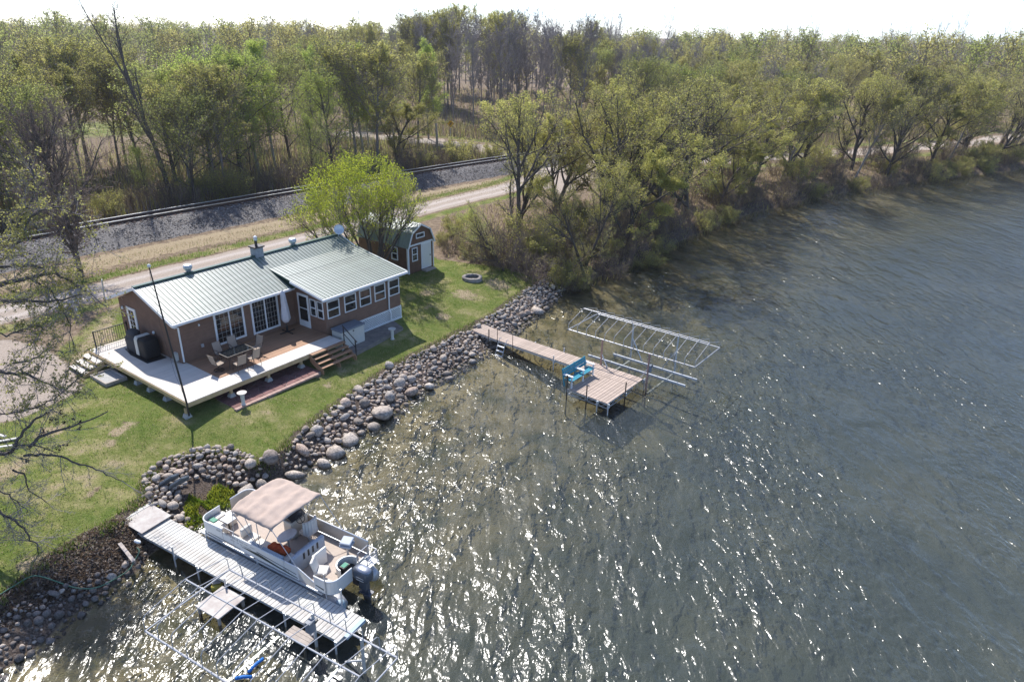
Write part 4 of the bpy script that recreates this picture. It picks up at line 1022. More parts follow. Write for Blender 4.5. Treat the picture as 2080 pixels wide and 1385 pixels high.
MB().box((-.93, .03, .79), (.16, 1.3, .035), rot=Matrix.Rotation(R(3.5), 3, 'Y')).build('edge_board', 'whiteplank', rb)
pk = at(265, 1115, .5); bb = MB().bar((0, 0, 0), (1.25, 0, -.12), .13, .05).build('loose_board', 'rawboard'); bb.location = at(243, 1103, .62); bb.rotation_euler = (0, 0, R(-42)); tag(bb, 'loose grey board lying on the dark bank beside the white dock', 'board')
# hose on the bank
hp = [at(x, y, z) for x, y, z in ((-20, 1222, .95), (40, 1192, .8), (75, 1184, .6), (110, 1185, .55), (150, 1193, .42), (190, 1194, .4), (225, 1180, .42), (260, 1158, .4), (272, 1140, .45), (283, 1120, .55), (278, 1112, .6))]
hp = [Vector((p.x, p.y, max(p.z, gz(p.x, p.y) + .10))) for p in hp]
hs = MB().tube([tuple(p) for p in smooth_line([tuple(p) for p in hp], 4)], .022, 6).build('garden_hose', 'hose', smooth=True); tag(hs, 'pale green hose snaking along the dark stony bank', 'hose')
wp = at(275, 1098, .6); wj = MB().lathe([(.06, 0), (.07, .02), (.07, .25), (.03, .3), (.03, .33)], n=10).build('water_jug', 'white', smooth=True); wj.location = wp; wj.rotation_euler = (R(80), 0, R(60)); tag(wj, 'small white jug lying by the start of the white dock', 'jug')
# ------------------------------------------------------------------ pontoon boat (u from bow to stern, v away from the dock)
BO = Vector((-11.95, 22.10, 0)); BA = R(-30.0)
boat = thing('pontoon_boat', 'white and beige pontoon boat with tan sun canopy moored at the white dock', 'boat', BO, BA)
BL, BW = 7.0, 2.4; ZF = .74; ZT = 1.33
for y in (.35, BW - .35):
    MB().tube([(-.05, y, .38), (.25, y, .26), (.7, y, .20), (BL - .25, y, .20), (BL + .05, y, .24)], [.04, .22, .31, .31, .18], 14).build('pontoon_tube', 'alum', boat, smooth=True)
MB().span((.0, .0, ZF - .10), (BL - .62, BW, ZF - .02)).build('deck_frame', 'galv', boat)
flr = MB().prism([(.35, .04), (BL - .62, .04), (BL - .62, BW - .04), (.35, BW - .04), (.06, BW - .3), (.06, .3)], ZF - .018, ZF).build('deck_floor', 'carpet', boat)
def fence(pts, z0, z1, t, name, m, parent):
    mb = MB()
    for a, b in zip(pts[:-1], pts[1:]):
        mb.bar((a[0], a[1], (z0 + z1) / 2), (b[0], b[1], (z0 + z1) / 2), t, z1 - z0)
    return mb.build(name, m, parent)
def arc(cx, cy, r_, a0, a1, n=5): return [(cx + r_ * math.cos(R(a0 + (a1 - a0) * i / n)), cy + r_ * math.sin(R(a0 + (a1 - a0) * i / n))) for i in range(n + 1)]
near = arc(.42, .37, .35, 180, 270) + [(3.0, .02), (5.35, .02)]
bow = [(.07, 1.05)] + [(.07, .37)]
side_runs = [('near', [(.07, .95)] + arc(.42, .37, .35, 180, 270) + [(1.35, .02)]), ('near', [(1.95, .02), (4.6, .02)]), ('near', [(4.62, .02), (5.3, .02)]),
             ('stern', [(6.05, .02)] + arc(6.55, .37, .35, 270, 360) + [(6.9, 1.0)]), ('far', [(.07, 1.45)] + arc(.42, BW - .37, .35, 180, 90) + [(2.2, BW - .02), (4.5, BW - .02), (6.45, BW - .02)])]
for nm, pts in side_runs:
    fo = fence(pts, ZF + .05, ZT - .03, .022, 'fence_panel', 'gel' if nm != 'far' else 'panel', boat)
    MB().tube([(a, b, ZT) for a, b in pts], .026, 8).build('top_rail', 'white', fo, smooth=True)
    MB().tube([(a, b, ZF + .04) for a, b in pts], .018, 6).build('bottom_rail', 'alum', fo)
# slanted near-side windscreen panel behind the gate, boarding gates
gp = MB().add([(5.3, .02, ZF + .05), (6.03, .02, ZF + .05), (6.03, .02, 1.02), (5.3, .02, ZT)], [(0, 1, 2, 3), (3, 2, 1, 0)]); gp.v = gp.v; gp.build('rear_corner_panel', 'gel', boat)
MB().tube([(5.3, .02, ZT), (6.03, .02, 1.04)], .024, 6).build('slanted_rail', 'white', boat)
MB().span((1.37, .01, ZF + .06), (1.93, .03, ZT - .1)).build('side_gate', 'gel', boat)
MB().tube([(1.36, .02, ZF), (1.36, .02, ZT), (1.4, .1, ZT + .06), (1.9, .1, ZT + .06), (1.94, .02, ZT), (1.94, .02, ZF)], .02, 6).build('gate_rail', 'alum', boat)
# decals along the near side
dc = MB().add([(2.3, .004, 1.0), (3.4, .004, .92), (4.9, .004, .84), (5.25, .004, .84), (5.25, .004, .87), (4.2, .004, .95), (3.3, .004, 1.07)], [(0, 1, 2, 3, 4, 5, 6)]); dc.build('swoosh_decal', 'decal', boat)
dc = MB(); dc.quad((3.2, .004, 1.10), (5.2, .004, .99), (5.2, .004, 1.02), (3.2, .004, 1.13)); dc.quad((.5, .004, .86), (2.3, .004, .82), (2.3, .004, .85), (.5, .004, .89)); dc.quad((6.12, .004, .95), (6.5, .004, .9), (6.5, .004, .96), (6.12, .004, .99)); dc.build('stripe_decal', 'decal', boat)
lt = MB(); rr = random.Random(2)
for row, (x0, x1, z, h_) in enumerate(((.95, 2.25, 1.17, .10), (2.3, 3.1, 1.17, .055), (1.8, 2.9, 1.05, .06), (4.55, 4.8, .92, .07))):
    x = x0
    while x < x1:
        w_ = h_ * rr.uniform(.35, .75); s_ = rr.uniform(-.02, .02)
        if x + w_ > 1.34 and x < 1.96 and row == 0: yy = .006
        else: yy = .006
        if rr.random() > .12: lt.quad((x, yy, z), (x + w_ * .45, yy, z + s_), (x + w_ * .45, yy, z + h_), (x, yy, z + h_ * rr.uniform(.6, 1)))
        x += w_ + h_ * .18
lt.build('lettering', 'print', boat)
# furniture on board
def seat_box(name, a, b, m='vinyl', parent=boat, bev=.05):
    return MB().span(a, b).build(name, m, parent, bevel=bev)
seat_box('bow_bench', (.16, .10, ZF), (1.05, .52, ZF + .36)); seat_box('bow_bench_back', (.13, .52, ZF), (.42, 1.0, ZF + .36)); MB().span((.2, .3, ZF + .365), (.5, .5, ZF + .40)).build('cushion', 'green', boat)
seat_box('bow_seat', (.5, .75, ZF), (.85, 1.1, ZF + .5))
MB().box((.95, .62, ZF + .52), (.46, .40, .04)).build('side_table', 'white', boat); MB().tube([(.95, .62, ZF), (.95, .62, ZF + .5)], .03, 8).build('table_post', 'black', boat)
seat_box('jump_seat', (2.15, .2, ZF), (2.65, .72, ZF + .4)); seat_box('jump_seat_back', (2.1, .22, ZF + .4), (2.24, .70, ZF + .78))
seat_box('lounge_seat', (2.75, .12, ZF), (4.6, .62, ZF + .42)); seat_box('lounge_back', (2.8, .05, ZF + .42), (4.5, .16, ZF + .66), 'vinylgrey')
seat_box('rear_lounge_seat', (4.45, .62, ZF), (4.9, 1.62, ZF + .42), 'vinylgrey'); seat_box('rear_lounge_back', (4.86, .10, ZF), (5.02, 1.64, ZF + .78), 'vinylgrey')
for k in range(4): MB().span((5.022, .55 + .22 * k, ZF + .45), (5.03, .63 + .22 * k, ZF + .72)).build('rod_holder', 'black', boat)
cn = seat_box('helm_console', (3.05, 1.45, ZF), (3.5, 2.3, ZF + .78), 'panel'); MB().box((3.34, 1.85, ZF + .83), (.3, .7, .12), rot=Matrix.Rotation(R(28), 3, 'Y')).build('dashboard', 'black', boat)
pts = [(.19 * math.cos(a), .19 * math.sin(a), 0) for a in [2 * math.pi * k / 16 for k in range(17)]]
sw = MB().tube(pts, .016, 6); sw.bar((-.18, 0, 0), (.18, 0, 0), .02, .02); sw.bar((0, -.18, .001), (0, .18, .001), .02, .02); swo = sw.build('steering_wheel', 'black', boat); swo.location = (3.58, 1.85, ZF + .82); swo.rotation_euler = (0, R(60), 0)
MB().quad((3.05, 1.45, ZF + .78), (3.05, 2.3, ZF + .78), (3.2, 2.26, ZF + 1.08), (3.2, 1.5, ZF + 1.08)).build('windscreen', 'glass', boat)
hs_ = seat_box('helm_chair', (3.75, 1.55, ZF + .35), (4.25, 2.1, ZF + .52)); hb = MB()
for k in range(8):
    a0 = R(-75 + 150 * k / 8); a1 = R(-75 + 150 * (k + 1) / 8)
    p0 = Vector((3.98 + .30 * math.cos(a0), 1.82 + .32 * math.sin(a0), 0)); p1 = Vector((3.98 + .30 * math.cos(a1), 1.82 + .32 * math.sin(a1), 0)); zt = .95 + .12 * math.cos((a0 + a1) / 2)
    hb.bar(p0 + Vector((0, 0, ZF + (.45 + zt) / 2)), p1 + Vector((0, 0, ZF + (.45 + zt) / 2)), .07, zt - .45)
hb.build('helm_chair_back', 'vinyl', boat); MB().tube([(4.0, 1.82, ZF), (4.0, 1.82, ZF + .36)], .06, 8).build('helm_chair_post', 'galv', boat)
ov = MB(); ov.prism([(3.72 + .42 * math.cos(2 * math.pi * k / 20) * .62, 1.02 + .42 * math.sin(2 * math.pi * k / 20)) for k in range(20)], ZF + .62, ZF + .67); ov.build('oval_table', 'galv', boat); MB().tube([(3.75, 1.02, ZF), (3.75, 1.02, ZF + .62)], .035, 8).build('table_post', 'alum', boat)
tw_ = thing('orange_red_towel', 'crumpled red orange towel heaped on the boat lounge seat', 'towel', BO + Matrix.Rotation(BA, 3, 'Z') @ Vector((3.85, .42, ZF + .42)), BA)
blob(MB(), (-.12, 0, .09), (.55, .42, .2), .7, 18, 10, .35, 11).build('fold', 'red', tw_, smooth=True); blob(MB(), (.25, .06, .08), (.5, .4, .19), .7, 18, 10, .4, 12).build('fold', 'red', tw_, smooth=True)
seat_box('rear_partition', (5.36, .62, ZF), (5.44, 1.28, ZF + .70), 'gel', bev=.02)
def fishing_seat(name, label, u, v, rz, m, folded):
    t = thing(name, label, 'seat', BO + Matrix.Rotation(BA, 3, 'Z') @ Vector((u, v, ZF)), BA + rz, 'fishing seats on the rear deck')
    MB().tube([(0, 0, 0), (0, 0, .38)], .045, 10).build('pedestal', 'galv', t)
    MB().box((0, 0, .43), (.46, .44, .10)).build('seat', m, t, bevel=.04)
    if folded: MB().box((0, .02, .56), (.44, .42, .09), rot=Matrix.Rotation(R(8), 3, 'X')).build('backrest', m, t, bevel=.04)
    else: MB().box((-.24, 0, .68), (.10, .42, .44), rot=Matrix.Rotation(R(-18), 3, 'Y')).build('backrest', m, t, bevel=.04)
    return t
fishing_seat('fishing_seat', 'cream fishing seat with raised back on the boat stern nearest the dock', 5.95, .5, .5, 'vinyl', False)
fishing_seat('fishing_seat', 'grey folded fishing seat at the far stern corner of the boat', 5.75, 2.0, .3, 'vinylgrey', True)
# motor well, stern fences
mw = MB(); q = arc(6.35, 1.3, .42, 90, 270, 8)
for a, b in zip(q[:-1], q[1:]): mw.bar((a[0] + .1, a[1], ZF + .18), (b[0] + .1, b[1], ZF + .18), .05, .36)
mw.build('motor_well', 'gel', boat)
MB().span((6.1, .95, ZF - .02), (6.45, 1.65, ZF + .03)).build('splash_pan', 'black', boat)
bt = MB().span((6.2, 1.1, ZF + .03), (6.42, 1.4, ZF + .25)).build('battery_box', 'black', boat); MB().span((6.22, 1.13, ZF + .25), (6.40, 1.37, ZF + .27)).build('battery_lid', 'green', boat)
seat_box('stern_locker', (6.05, .1, ZF), (6.62, .42, ZF + .3), 'panel', bev=.02)
sl = MB(); sl.bar((6.42, 1.75, ZF + .02), (6.42, BW - .05, ZF + .02), .04, .06); sl.span((6.46, 1.72, ZF - .06), (6.95, BW - .05, ZF - .02)); sl.build('swim_platform', 'gel', boat)
sr = MB()
for x in (6.47, 6.9): sr.tube([(x, BW - .08, ZF), (x, BW - .08, ZT - .12), (x, 1.78, ZT - .12), (x, 1.78, ZF)], .02, 6)
sr.tube([(6.47, BW - .08, ZT - .12), (6.9, BW - .08, ZT - .12)], .02, 6); sr.build('stern_gate_rail', 'alum', boat)
for k in range(3): MB().tube([(6.93, 1.85, ZT - .2 - .1 * k), (6.93, BW - .15, ZT - .2 - .1 * k)], .018, 6).build('ladder_rung', 'alum', boat)
om = thing('outboard_motor', 'blue grey outboard motor tilted at the boat stern', 'motor', BO + Matrix.Rotation(BA, 3, 'Z') @ Vector((7.15, 1.22, .62)), BA)
blob(MB(), (.05, 0, .44), (.78, .46, .52), .62, 20, 14, 0).build('cowling', 'motor', om, smooth=True); blob(MB(), (.10, 0, .54), (.62, .40, .38), .7, 20, 12, 0).build('cowling_top', 'motorsilver', om, smooth=True)
MB().box((.08, 0, .02), (.36, .24, .5)).build('midsection', 'motor', om, bevel=.05); MB().box((-.22, 0, .08), (.25, .3, .35)).build('transom_bracket', 'black', om, bevel=.03)
MB().add([(-.05, -.05, -.2), (.3, -.05, -.2), (.34, -.02, -.85), (.05, -.02, -.85), (-.05, .05, -.2), (.3, .05, -.2), (.34, .02, -.85), (.05, .02, -.85)], [(0, 1, 2, 3), (7, 6, 5, 4), (0, 4, 5, 1), (1, 5, 6, 2), (2, 6, 7, 3), (3, 7, 4, 0)]).build('lower_unit', 'motor', om)
MB().box((.15, 0, -.35), (.5, .3, .025)).build('cavitation_plate', 'motor', om)
for z in (.42, .32): MB().box((.1, -.231, z), (.34, .006, .03)).build('stripe', 'galv', om)
# sun canopy with sagging cloth over a tube frame
B0, B1, zb = 2.08, 4.22, 2.62
nu, nv = 25, 25; cv = MB()
for i in range(nu):
    for j in range(nv):
        s, t = i / (nu - 1), j / (nv - 1)
        bow_lift = .10 * math.sin(math.pi * t)
        seam = abs(math.sin(math.pi * s * 3))
        sag = -.075 * seam * (math.sin(math.pi * t) ** .6) + .05 * noise.noise((s * 6, t * 8, 2)) + .025 * noise.noise((s * 15, t * 12, 5)) + .012 * math.sin(38 * s + 9 * t)
        droop = -.10 * (max(0, abs(t - .5) - .40) / .10) ** 2 - .07 * (max(0, abs(s - .5) - .44) / .06) ** 2
        x = B0 + (B1 - B0) * s; y = -.02 + (BW + .06) * t
        x += .10 * math.sin(math.pi * t) * (1 if s < .5 else -1) * -abs(2 * s - 1) * .6
        cv.v.append((x, y, zb + bow_lift + sag + droop))
for i in range(nu - 1):
    for j in range(nv - 1): a = i * nv + j; cv.f.append((a, a + nv, a + nv + 1, a + 1))
co = cv.build('sun_canopy', 'bimini', boat, smooth=True); sm = co.modifiers.new('thick', 'SOLIDIFY'); sm.thickness = .008
for xb, xt in ((3.35, B0 + .08), (3.3, B0 + .78), (3.42, B1 - .78), (3.45, B1 - .08)):
    MB().tube([(xb, .03, ZT), (xt, .0, zb - .14), (xt, .25, zb - .12), (xt, BW / 2, zb - .08), (xt, BW - .25, zb - .12), (xt, BW, zb - .14), (xb, BW - .03, ZT)], .016, 6).build('canopy_bow', 'alum', boat)
for y in (.02, BW - .02):
    MB().tube([(5.25, y, ZT), (B1 - .05, y, zb - .08)], .014, 6).build('canopy_brace', 'alum', boat); MB().tube([(2.0, y, ZT), (B0 + .1, y, zb - .08)], .014, 6).build('canopy_brace', 'alum', boat)
for x in (6.6,): MB().tube([(x, .0, .62), (x, -.02, 1.7)], .02, 6).build('stern_light_pole', 'alum', boat)
for k, (x, y) in enumerate(((6.75, .18), (7.05, .45))):
    f_ = blob(MB(), (0, 0, 0), (.34, .34, .5), .8, 14, 10, 0).build('boat_fender', 'bluerope' if k else 'galv', smooth=True); f_.location = BO + Matrix.Rotation(BA, 3, 'Z') @ Vector((x - .1, y - .3 + .12 * k, .22)); tag(f_, ('pale round fender hanging at the dock side stern of the boat', 'blue grey fender floating behind the boat stern')[k], 'fender')
# ------------------------------------------------------------------ road signs and posts
def sign(px, py, base_z, size, label, arrow):
    p_ = at_y(px, py, 112 if px < 1200 else 121); g = gz(p_.x, p_.y)
    t = thing('road_sign', label, 'sign', (p_.x, p_.y, g), R(8)); h = p_.z - g
    MB().box((0, .03, h / 2), (.07, .05, h + .6)).build('post', 'galv', t)
    MB().box((0, 0, h), (size, .012, size), rot=Matrix.Rotation(R(45), 3, 'Y')).build('sign_plate', 'yellow', t)
    if arrow:
        a = MB(); a.bar((-.16, -.012, h - .26), (.06, -.012, h + .06), .012, .11); a.add([(-.03, -.014, h + .10), (.16, -.014, h + .28), (.17, -.014, h + .0)], [(0, 2, 1)]); a.build('arrow_symbol', 'black', t)
sign(915, 252, 0, .78, 'yellow diamond warning sign with black arrow beside the far gravel road', True)
sign(1933, 284, 0, .5, 'small yellow marker seen between the lakeshore trees', False)
for i, (px, py, lean, lb) in enumerate(((161, 645, -.12, 'thin white post standing beside the gravel lane left of the house'), (212, 604, .1, 'short grey post near the back eave of the house'))):
    p_ = at(px, py, 1.4); o_ = MB().tube([(0, 0, -.2), (lean, 0, 1.3)], .05, 8).build('marker_post', 'white' if i == 0 else 'galv'); o_.location = (p_.x, p_.y, gz(p_.x, p_.y)); tag(o_, lb, 'post')
for i, (px, py, rz) in enumerate(((-8, 905, R(25)), (-6, 918, R(18)), (-12, 890, R(-20)))):
    p_ = at(px, py, 1.3); o_ = MB().box((0, 0, .06), (1.7, .12, .045)).build('loose_plank', 'whiteplank'); o_.location = (p_.x, p_.y, gz(p_.x, p_.y) + .03 + .05 * i); o_.rotation_euler = (0, 0, rz)
    tag(o_, ('middle pale plank of three lying at the left picture edge', 'lowest pale plank of three lying at the left picture edge', 'topmost pale plank of three lying at the left picture edge')[i], 'plank', 'loose planks on the lawn')
# ------------------------------------------------------------------ stones
def stone_material():
    m = mat('fieldstone_mixed', (.3, .3, .3), .85, bump=.5, bscale=7)
    nt = m.node_tree; n = nt.nodes; l = nt.links; p = n['Principled BSDF']
    oi = n.new('ShaderNodeObjectInfo'); r1 = n.new('ShaderNodeValToRGB'); e = r1.color_ramp.elements
    cols = [(0, (.35, .33, .31)), (.2, (.54, .45, .37)), (.4, (.42, .39, .36)), (.55, (.62, .53, .44)), (.7, (.24, .21, .185)), (.85, (.52, .40, .32)), (1, (.68, .62, .54))]
    while len(e) < len(cols): e.new(.5)
    for k, (pp, c) in enumerate(cols): e[k].position = pp; e[k].color = (*c, 1)
    l.new(oi.outputs['Random'], r1.inputs[0])
    tc = n.new('ShaderNodeTexCoord'); nz = n.new('ShaderNodeTexNoise'); nz.inputs['Scale'].default_value = 4; nz.inputs['Detail'].default_value = 4; l.new(tc.outputs['Object'], nz.inputs['Vector'])
    r2 = n.new('ShaderNodeValToRGB'); r2.color_ramp.elements[0].position = .35; r2.color_ramp.elements[1].position = .68; r2.color_ramp.elements[0].color = (.55, .55, .55, 1); r2.color_ramp.elements[1].color = (1.25, 1.22, 1.2, 1); l.new(nz.outputs[0], r2.inputs[0])
    mx = n.new('ShaderNodeMix'); mx.data_type = 'RGBA'; mx.blend_type = 'MULTIPLY'; mx.inputs[0].default_value = 1; l.new(r1.outputs[0], mx.inputs[6]); l.new(r2.outputs[0], mx.inputs[7])
    # wet and dark at the waterline
    geo = n.new('ShaderNodeNewGeometry'); sx = n.new('ShaderNodeSeparateXYZ'); l.new(geo.outputs['Position'], sx.inputs[0])
    wet = n.new('ShaderNodeMapRange'); wet.inputs[1].default_value = .05; wet.inputs[2].default_value = .22; wet.inputs[3].default_value = .45; l.new(sx.outputs[2], wet.inputs[0])
    m2 = n.new('ShaderNodeMix'); m2.data_type = 'RGBA'; m2.blend_type = 'MULTIPLY'; m2.inputs[0].default_value = 1; l.new(mx.outputs[2], m2.inputs[6]); l.new(wet.outputs[0], m2.inputs[7])
    l.new(m2.outputs[2], p.inputs['Base Color'])
    return m
M['stonemix'] = stone_material()
STONE = []; STONED = []
M['stonedark'] = mat('dark_bank_stone', (.10, .088, .08), .8, col2=(.22, .19, .17), vscale=4, bump=.4, bscale=7, objrand=.3)  # darker stone colour, mostly used on the left bank
for k in range(12):
    bm = bmesh.new(); bmesh.ops.create_icosphere(bm, subdivisions=2, radius=1)
    sx, sy, sz = random.uniform(.9, 1.45), random.uniform(.75, 1.05), random.uniform(.6, .9)
    cuts = [Vector((random.gauss(0, 1), random.gauss(0, 1), random.gauss(0, .8))).normalized() for _ in range(10)]
    for v in bm.verts:
        c = v.co.copy(); q = c * (1 + .16 * noise.noise(c * 1.3 + Vector((k * 7, 0, 0))) + .06 * noise.noise(c * 3 + Vector((0, k * 5, 0))))
        for cu in cuts:
            d = q.dot(cu) - .74
            if d > 0: q -= cu * d * .92
        v.co = Vector((q.x * sx, q.y * sy, q.z * sz))
    me = bpy.data.meshes.new('stone'); bm.to_mesh(me); bm.free(); me.materials.append(M['stonemix'])
    me.polygons.foreach_set('use_smooth', [True] * len(me.polygons)); STONE.append(me)
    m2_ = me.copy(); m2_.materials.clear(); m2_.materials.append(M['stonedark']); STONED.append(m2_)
def stones(name, label, cat, poly, sizes, big=(), limit=300, sink=.25, seed=1, lift_=0.0, dens=.80, kit_=None):
    rr = random.Random(seed); xs = [p[0] for p in poly]; ys = [p[1] for p in poly]
    got = []
    for (x, y, r_) in big: got.append((x, y, r_))
    cell = {}
    def near_ok(x, y, r_):
        for (a, b, c) in got:
            if abs(a - x) < c + r_ and abs(b - y) < c + r_ and math.hypot(a - x, b - y) < dens * (c + r_): return False
        return True
    cand = []
    for (lo, hi, tries) in sizes:
        X = np.array([rr.uniform(min(xs), max(xs)) for _ in range(tries)]); Y = np.array([rr.uniform(min(ys), max(ys)) for _ in range(tries)])
        ok = inpoly(X, Y, poly)
        for x, y in zip(X[ok], Y[ok]):
            r_ = rr.uniform(lo, hi)
            if near_ok(x, y, r_): got.append((x, y, r_))
    hz = height(np.array([g[0] for g in got]), np.array([g[1] for g in got]))
    c0 = Vector((sum(xs) / len(xs), sum(ys) / len(ys), 0))
    t = thing(name, label, cat, c0)
    order = sorted(range(len(got)), key=lambda i: -got[i][2])
    rest_v = []; rest_f = []; off = 0
    for n_, i in enumerate(order):
        x, y, r_ = got[i]; z = float(hz[i]) + r_ * (.62 - sink) + lift_ * rr.uniform(0, 1)
        rot = (rr.uniform(-.35, .35), rr.uniform(-.35, .35), rr.uniform(0, 6.28)); me = rr.choice(kit_ or STONE)
        if n_ < limit:
            obj('stone', me, t, (x - c0.x, y - c0.y, z), rot, (r_, r_, r_))
        else:
            m_ = Matrix.Translation((x - c0.x, y - c0.y, z)) @ Matrix.Rotation(rot[2], 4, 'Z') @ Matrix.Diagonal((r_, r_, r_, 1))
            vv = np.array([m_ @ v.co for v in me.vertices]); ff = np.array([tuple(p.vertices) for p in me.polygons]) + off
            rest_v.append(vv); rest_f.append(ff); off += len(vv)
    if rest_v:
        o_ = obj('small_stones', arr_mesh('small_stones', np.concatenate(rest_v), np.concatenate(rest_f), ['stonedark' if kit_ else 'stonemix'], smooth=True), t); o_['kind'] = 'stuff'
    print(name, len(got)); return t
def pw(l, z): return poly_w(l, z)
def bigs(l, z=.45): return [(*at(x, y, z)[:2], r_) for x, y, r_ in l]
polyA = pw([(548,940),(575,915),(600,888),(660,838),(720,795),(790,748),(860,712),(935,674),(958,668)], .9) + pw([(1005,715),(990,722),(935,755),(885,785),(835,822),(805,848),(765,868),(705,905),(655,945),(605,968),(565,985)], 0)
stones('riprap_bank', 'long bank of grey and pinkish boulders between the lawn and the lake', 'rock bank', polyA, [(.24, .36, 90), (.15, .23, 520), (.10, .15, 3000), (.06, .10, 8000)],
       bigs([(777,832,.58),(812,780,.38),(835,788,.40),(836,769,.30),(792,760,.34),(710,882,.44),(682,906,.50),(657,928,.42),(702,832,.33),(791,805,.38),(740,824,.32),(645,884,.35),(597,949,.36),(554,952,.46),(615,918,.32),(912,755,.28)]), seed=3)
polyB = pw([(962,662),(978,650),(1010,634),(1050,602),(1085,578),(1120,562)], .9) + pw([(1150,585),(1135,607),(1090,648),(1035,690),(1000,712)], 0)
stones('riprap_bank', 'bank of smaller cobbles beyond the tan dock, ending at the brush', 'rock bank', polyB, [(.2, .3, 60), (.12, .19, 1500), (.08, .12, 4000), (.05, .08, 3000)], bigs([(1092,624,.48),(1110,615,.3),(1030,668,.26)]), seed=4)
polyC = pw([(290,1018),(294,970),(333,938),(400,914),(470,914),(530,938),(562,955),(575,985),(545,995),(515,988),(490,972),(455,962),(415,958),(380,968),(362,985),(366,1008),(372,1030),(345,1046),(312,1028)], .85)
stones('stone_retaining_ring', 'curved ring of piled fieldstones around the small planted terrace', 'rock wall', polyC, [(.16, .21, 80), (.11, .16, 900), (.07, .11, 3000)],
       bigs([(496,976,.42),(527,960,.30),(510,946,.32),(401,946,.23),(318,978,.22),(350,1020,.28),(360,1032,.2)], .8), seed=5, lift_=.12, sink=.1)
polyD = pw([(-40,1330),(0,1288),(60,1238),(130,1200),(200,1168),(255,1140),(295,1120),(285,1155),(235,1195),(165,1240),(95,1300),(30,1350),(-40,1400)], .2)
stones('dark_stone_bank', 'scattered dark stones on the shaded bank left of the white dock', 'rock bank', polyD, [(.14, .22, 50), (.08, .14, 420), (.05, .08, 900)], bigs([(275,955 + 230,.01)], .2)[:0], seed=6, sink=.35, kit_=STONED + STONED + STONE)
polyE = pw([(350,1045),(385,1040),(420,1050),(405,1075),(375,1085),(340,1075),(318,1055)], .5)
stones('loose_stones', 'loose stones at the landward end of the white dock', 'rock pile', polyE, [(.14, .22, 60), (.07, .12, 400)], seed=7)
for i, (px, py, lb) in enumerate(((343, 978, 'blue grey slate slab leaning in the stone ring, nearer the lawn'), (364, 982, 'darker slate slab leaning beside the first one'))):
    p_ = at(px, py, .95); o_ = MB().add([(-.42, -.04, -.2), (.42, -.04, -.1), (.40, -.04, .26), (.05, -.04, .34), (-.38, -.04, .1), (-.42, .05, -.2), (.42, .05, -.1), (.40, .05, .26), (.05, .05, .34), (-.38, .05, .1)],
        [(0, 1, 2, 3, 4), (9, 8, 7, 6, 5), (0, 5, 6, 1), (1, 6, 7, 2), (2, 7, 8, 3), (3, 8, 9, 4), (4, 9, 5, 0)]).build('slate_slab', 'slate', bevel=.015)
    o_.location = (p_.x, p_.y, p_.z + .05); o_.rotation_euler = (R(35), 0, R(50)); tag(o_, lb, 'stone slab')
# ------------------------------------------------------------------ low cover: blades, litter, planter greenery
def blades(name, label, pts, h, wd, mats, lean=.5, flat=False, kind='stuff', seed=1, nblade=1):
    rg = np.random.RandomState(seed); P = np.asarray(pts); n = len(P)
    a = rg.uniform(0, 2 * np.pi, n); hh = rg.uniform(h[0], h[1], n); ww = rg.uniform(wd[0], wd[1], n)
    ux = np.stack([np.cos(a), np.sin(a), np.zeros(n)], 1)
    la = rg.uniform(0, 2 * np.pi, n); ll = rg.uniform(0, lean, n) * hh
    tip = np.stack([np.cos(la) * ll, np.sin(la) * ll, hh], 1)
    if flat: tip = np.stack([-np.sin(a) * hh, np.cos(a) * hh, rg.uniform(-.3, .8, n) * hh], 1)
    V = np.empty((n * 3, 3)); V[0::3] = P - ux * ww[:, None]; V[1::3] = P + ux * ww[:, None]; V[2::3] = P + tip
    F = np.arange(n * 3).reshape(n, 3)
    o_ = obj(name, arr_mesh(name, V, F, mats, rg.randint(0, len(mats), n))); tag(o_, label, kind=kind); return o_
def pts_in(poly, n, seed, zoff=0.0):
    rg = np.random.RandomState(seed); P = np.array(poly); lo, hi = P.min(0), P.max(0); out = []
    X = rg.uniform(lo[0], hi[0], n * 3); Y = rg.uniform(lo[1], hi[1], n * 3); k = inpoly(X, Y, poly); X, Y = X[k][:n], Y[k][:n]
    return np.stack([X, Y, height(X, Y) + zoff], 1)
house_fp = [tuple(hw(x, y)[:2]) for x, y in ((-2.3, -5.25), (5, -5.25), (7.4, -5.3), (13.5, -4.6), (13.6, 6.1), (-2.3, 6))]
LP = pts_in(LAWN_POLY, 90000, 11); LP = LP[~inpoly(LP[:, 0], LP[:, 1], house_fp)]
de2, _ = pl_dist(LP[:, 0], LP[:, 1], ROAD_A); LP = LP[(de2 > 2.4) & ~inpoly(LP[:, 0], LP[:, 1], PAD)]
blades('lawn_grass', 'short green and straw coloured grass of the lawn', LP, (.04, .11), (.006, .018), ['greengrass', 'greengrass', 'greengrass', 'drygrass'], .9, seed=12)
ring_in = pw([(385,985),(420,965),(470,975),(500,990),(470,1015),(440,1035),(405,1065),(375,1060),(370,1020)], .75)
PP = pts_in(ring_in, 6500, 13); cl = np.array([noise.noise((p[0] * 1.1, p[1] * 1.1, 4)) for p in PP]) > -.12
blades('planter_greenery', 'bright yellow green ground cover inside the stone ring', PP[cl], (.07, .22), (.02, .05), ['moss', 'moss', 'greengrass'], .8, seed=14)
blades('planter_litter', 'tan dry leaves and gravel inside the stone ring', pts_in(ring_in, 1500, 15, .03), (.03, .07), (.02, .04), ['leafbrown', 'drygrass'], .3, True, seed=16)
bankL = pw([(-60,1262),(0,1225),(109,1134),(182,1090),(234,1066),(275,1062),(300,1105),(255,1140),(200,1168),(130,1200),(60,1238),(0,1290),(-60,1330)], .6)
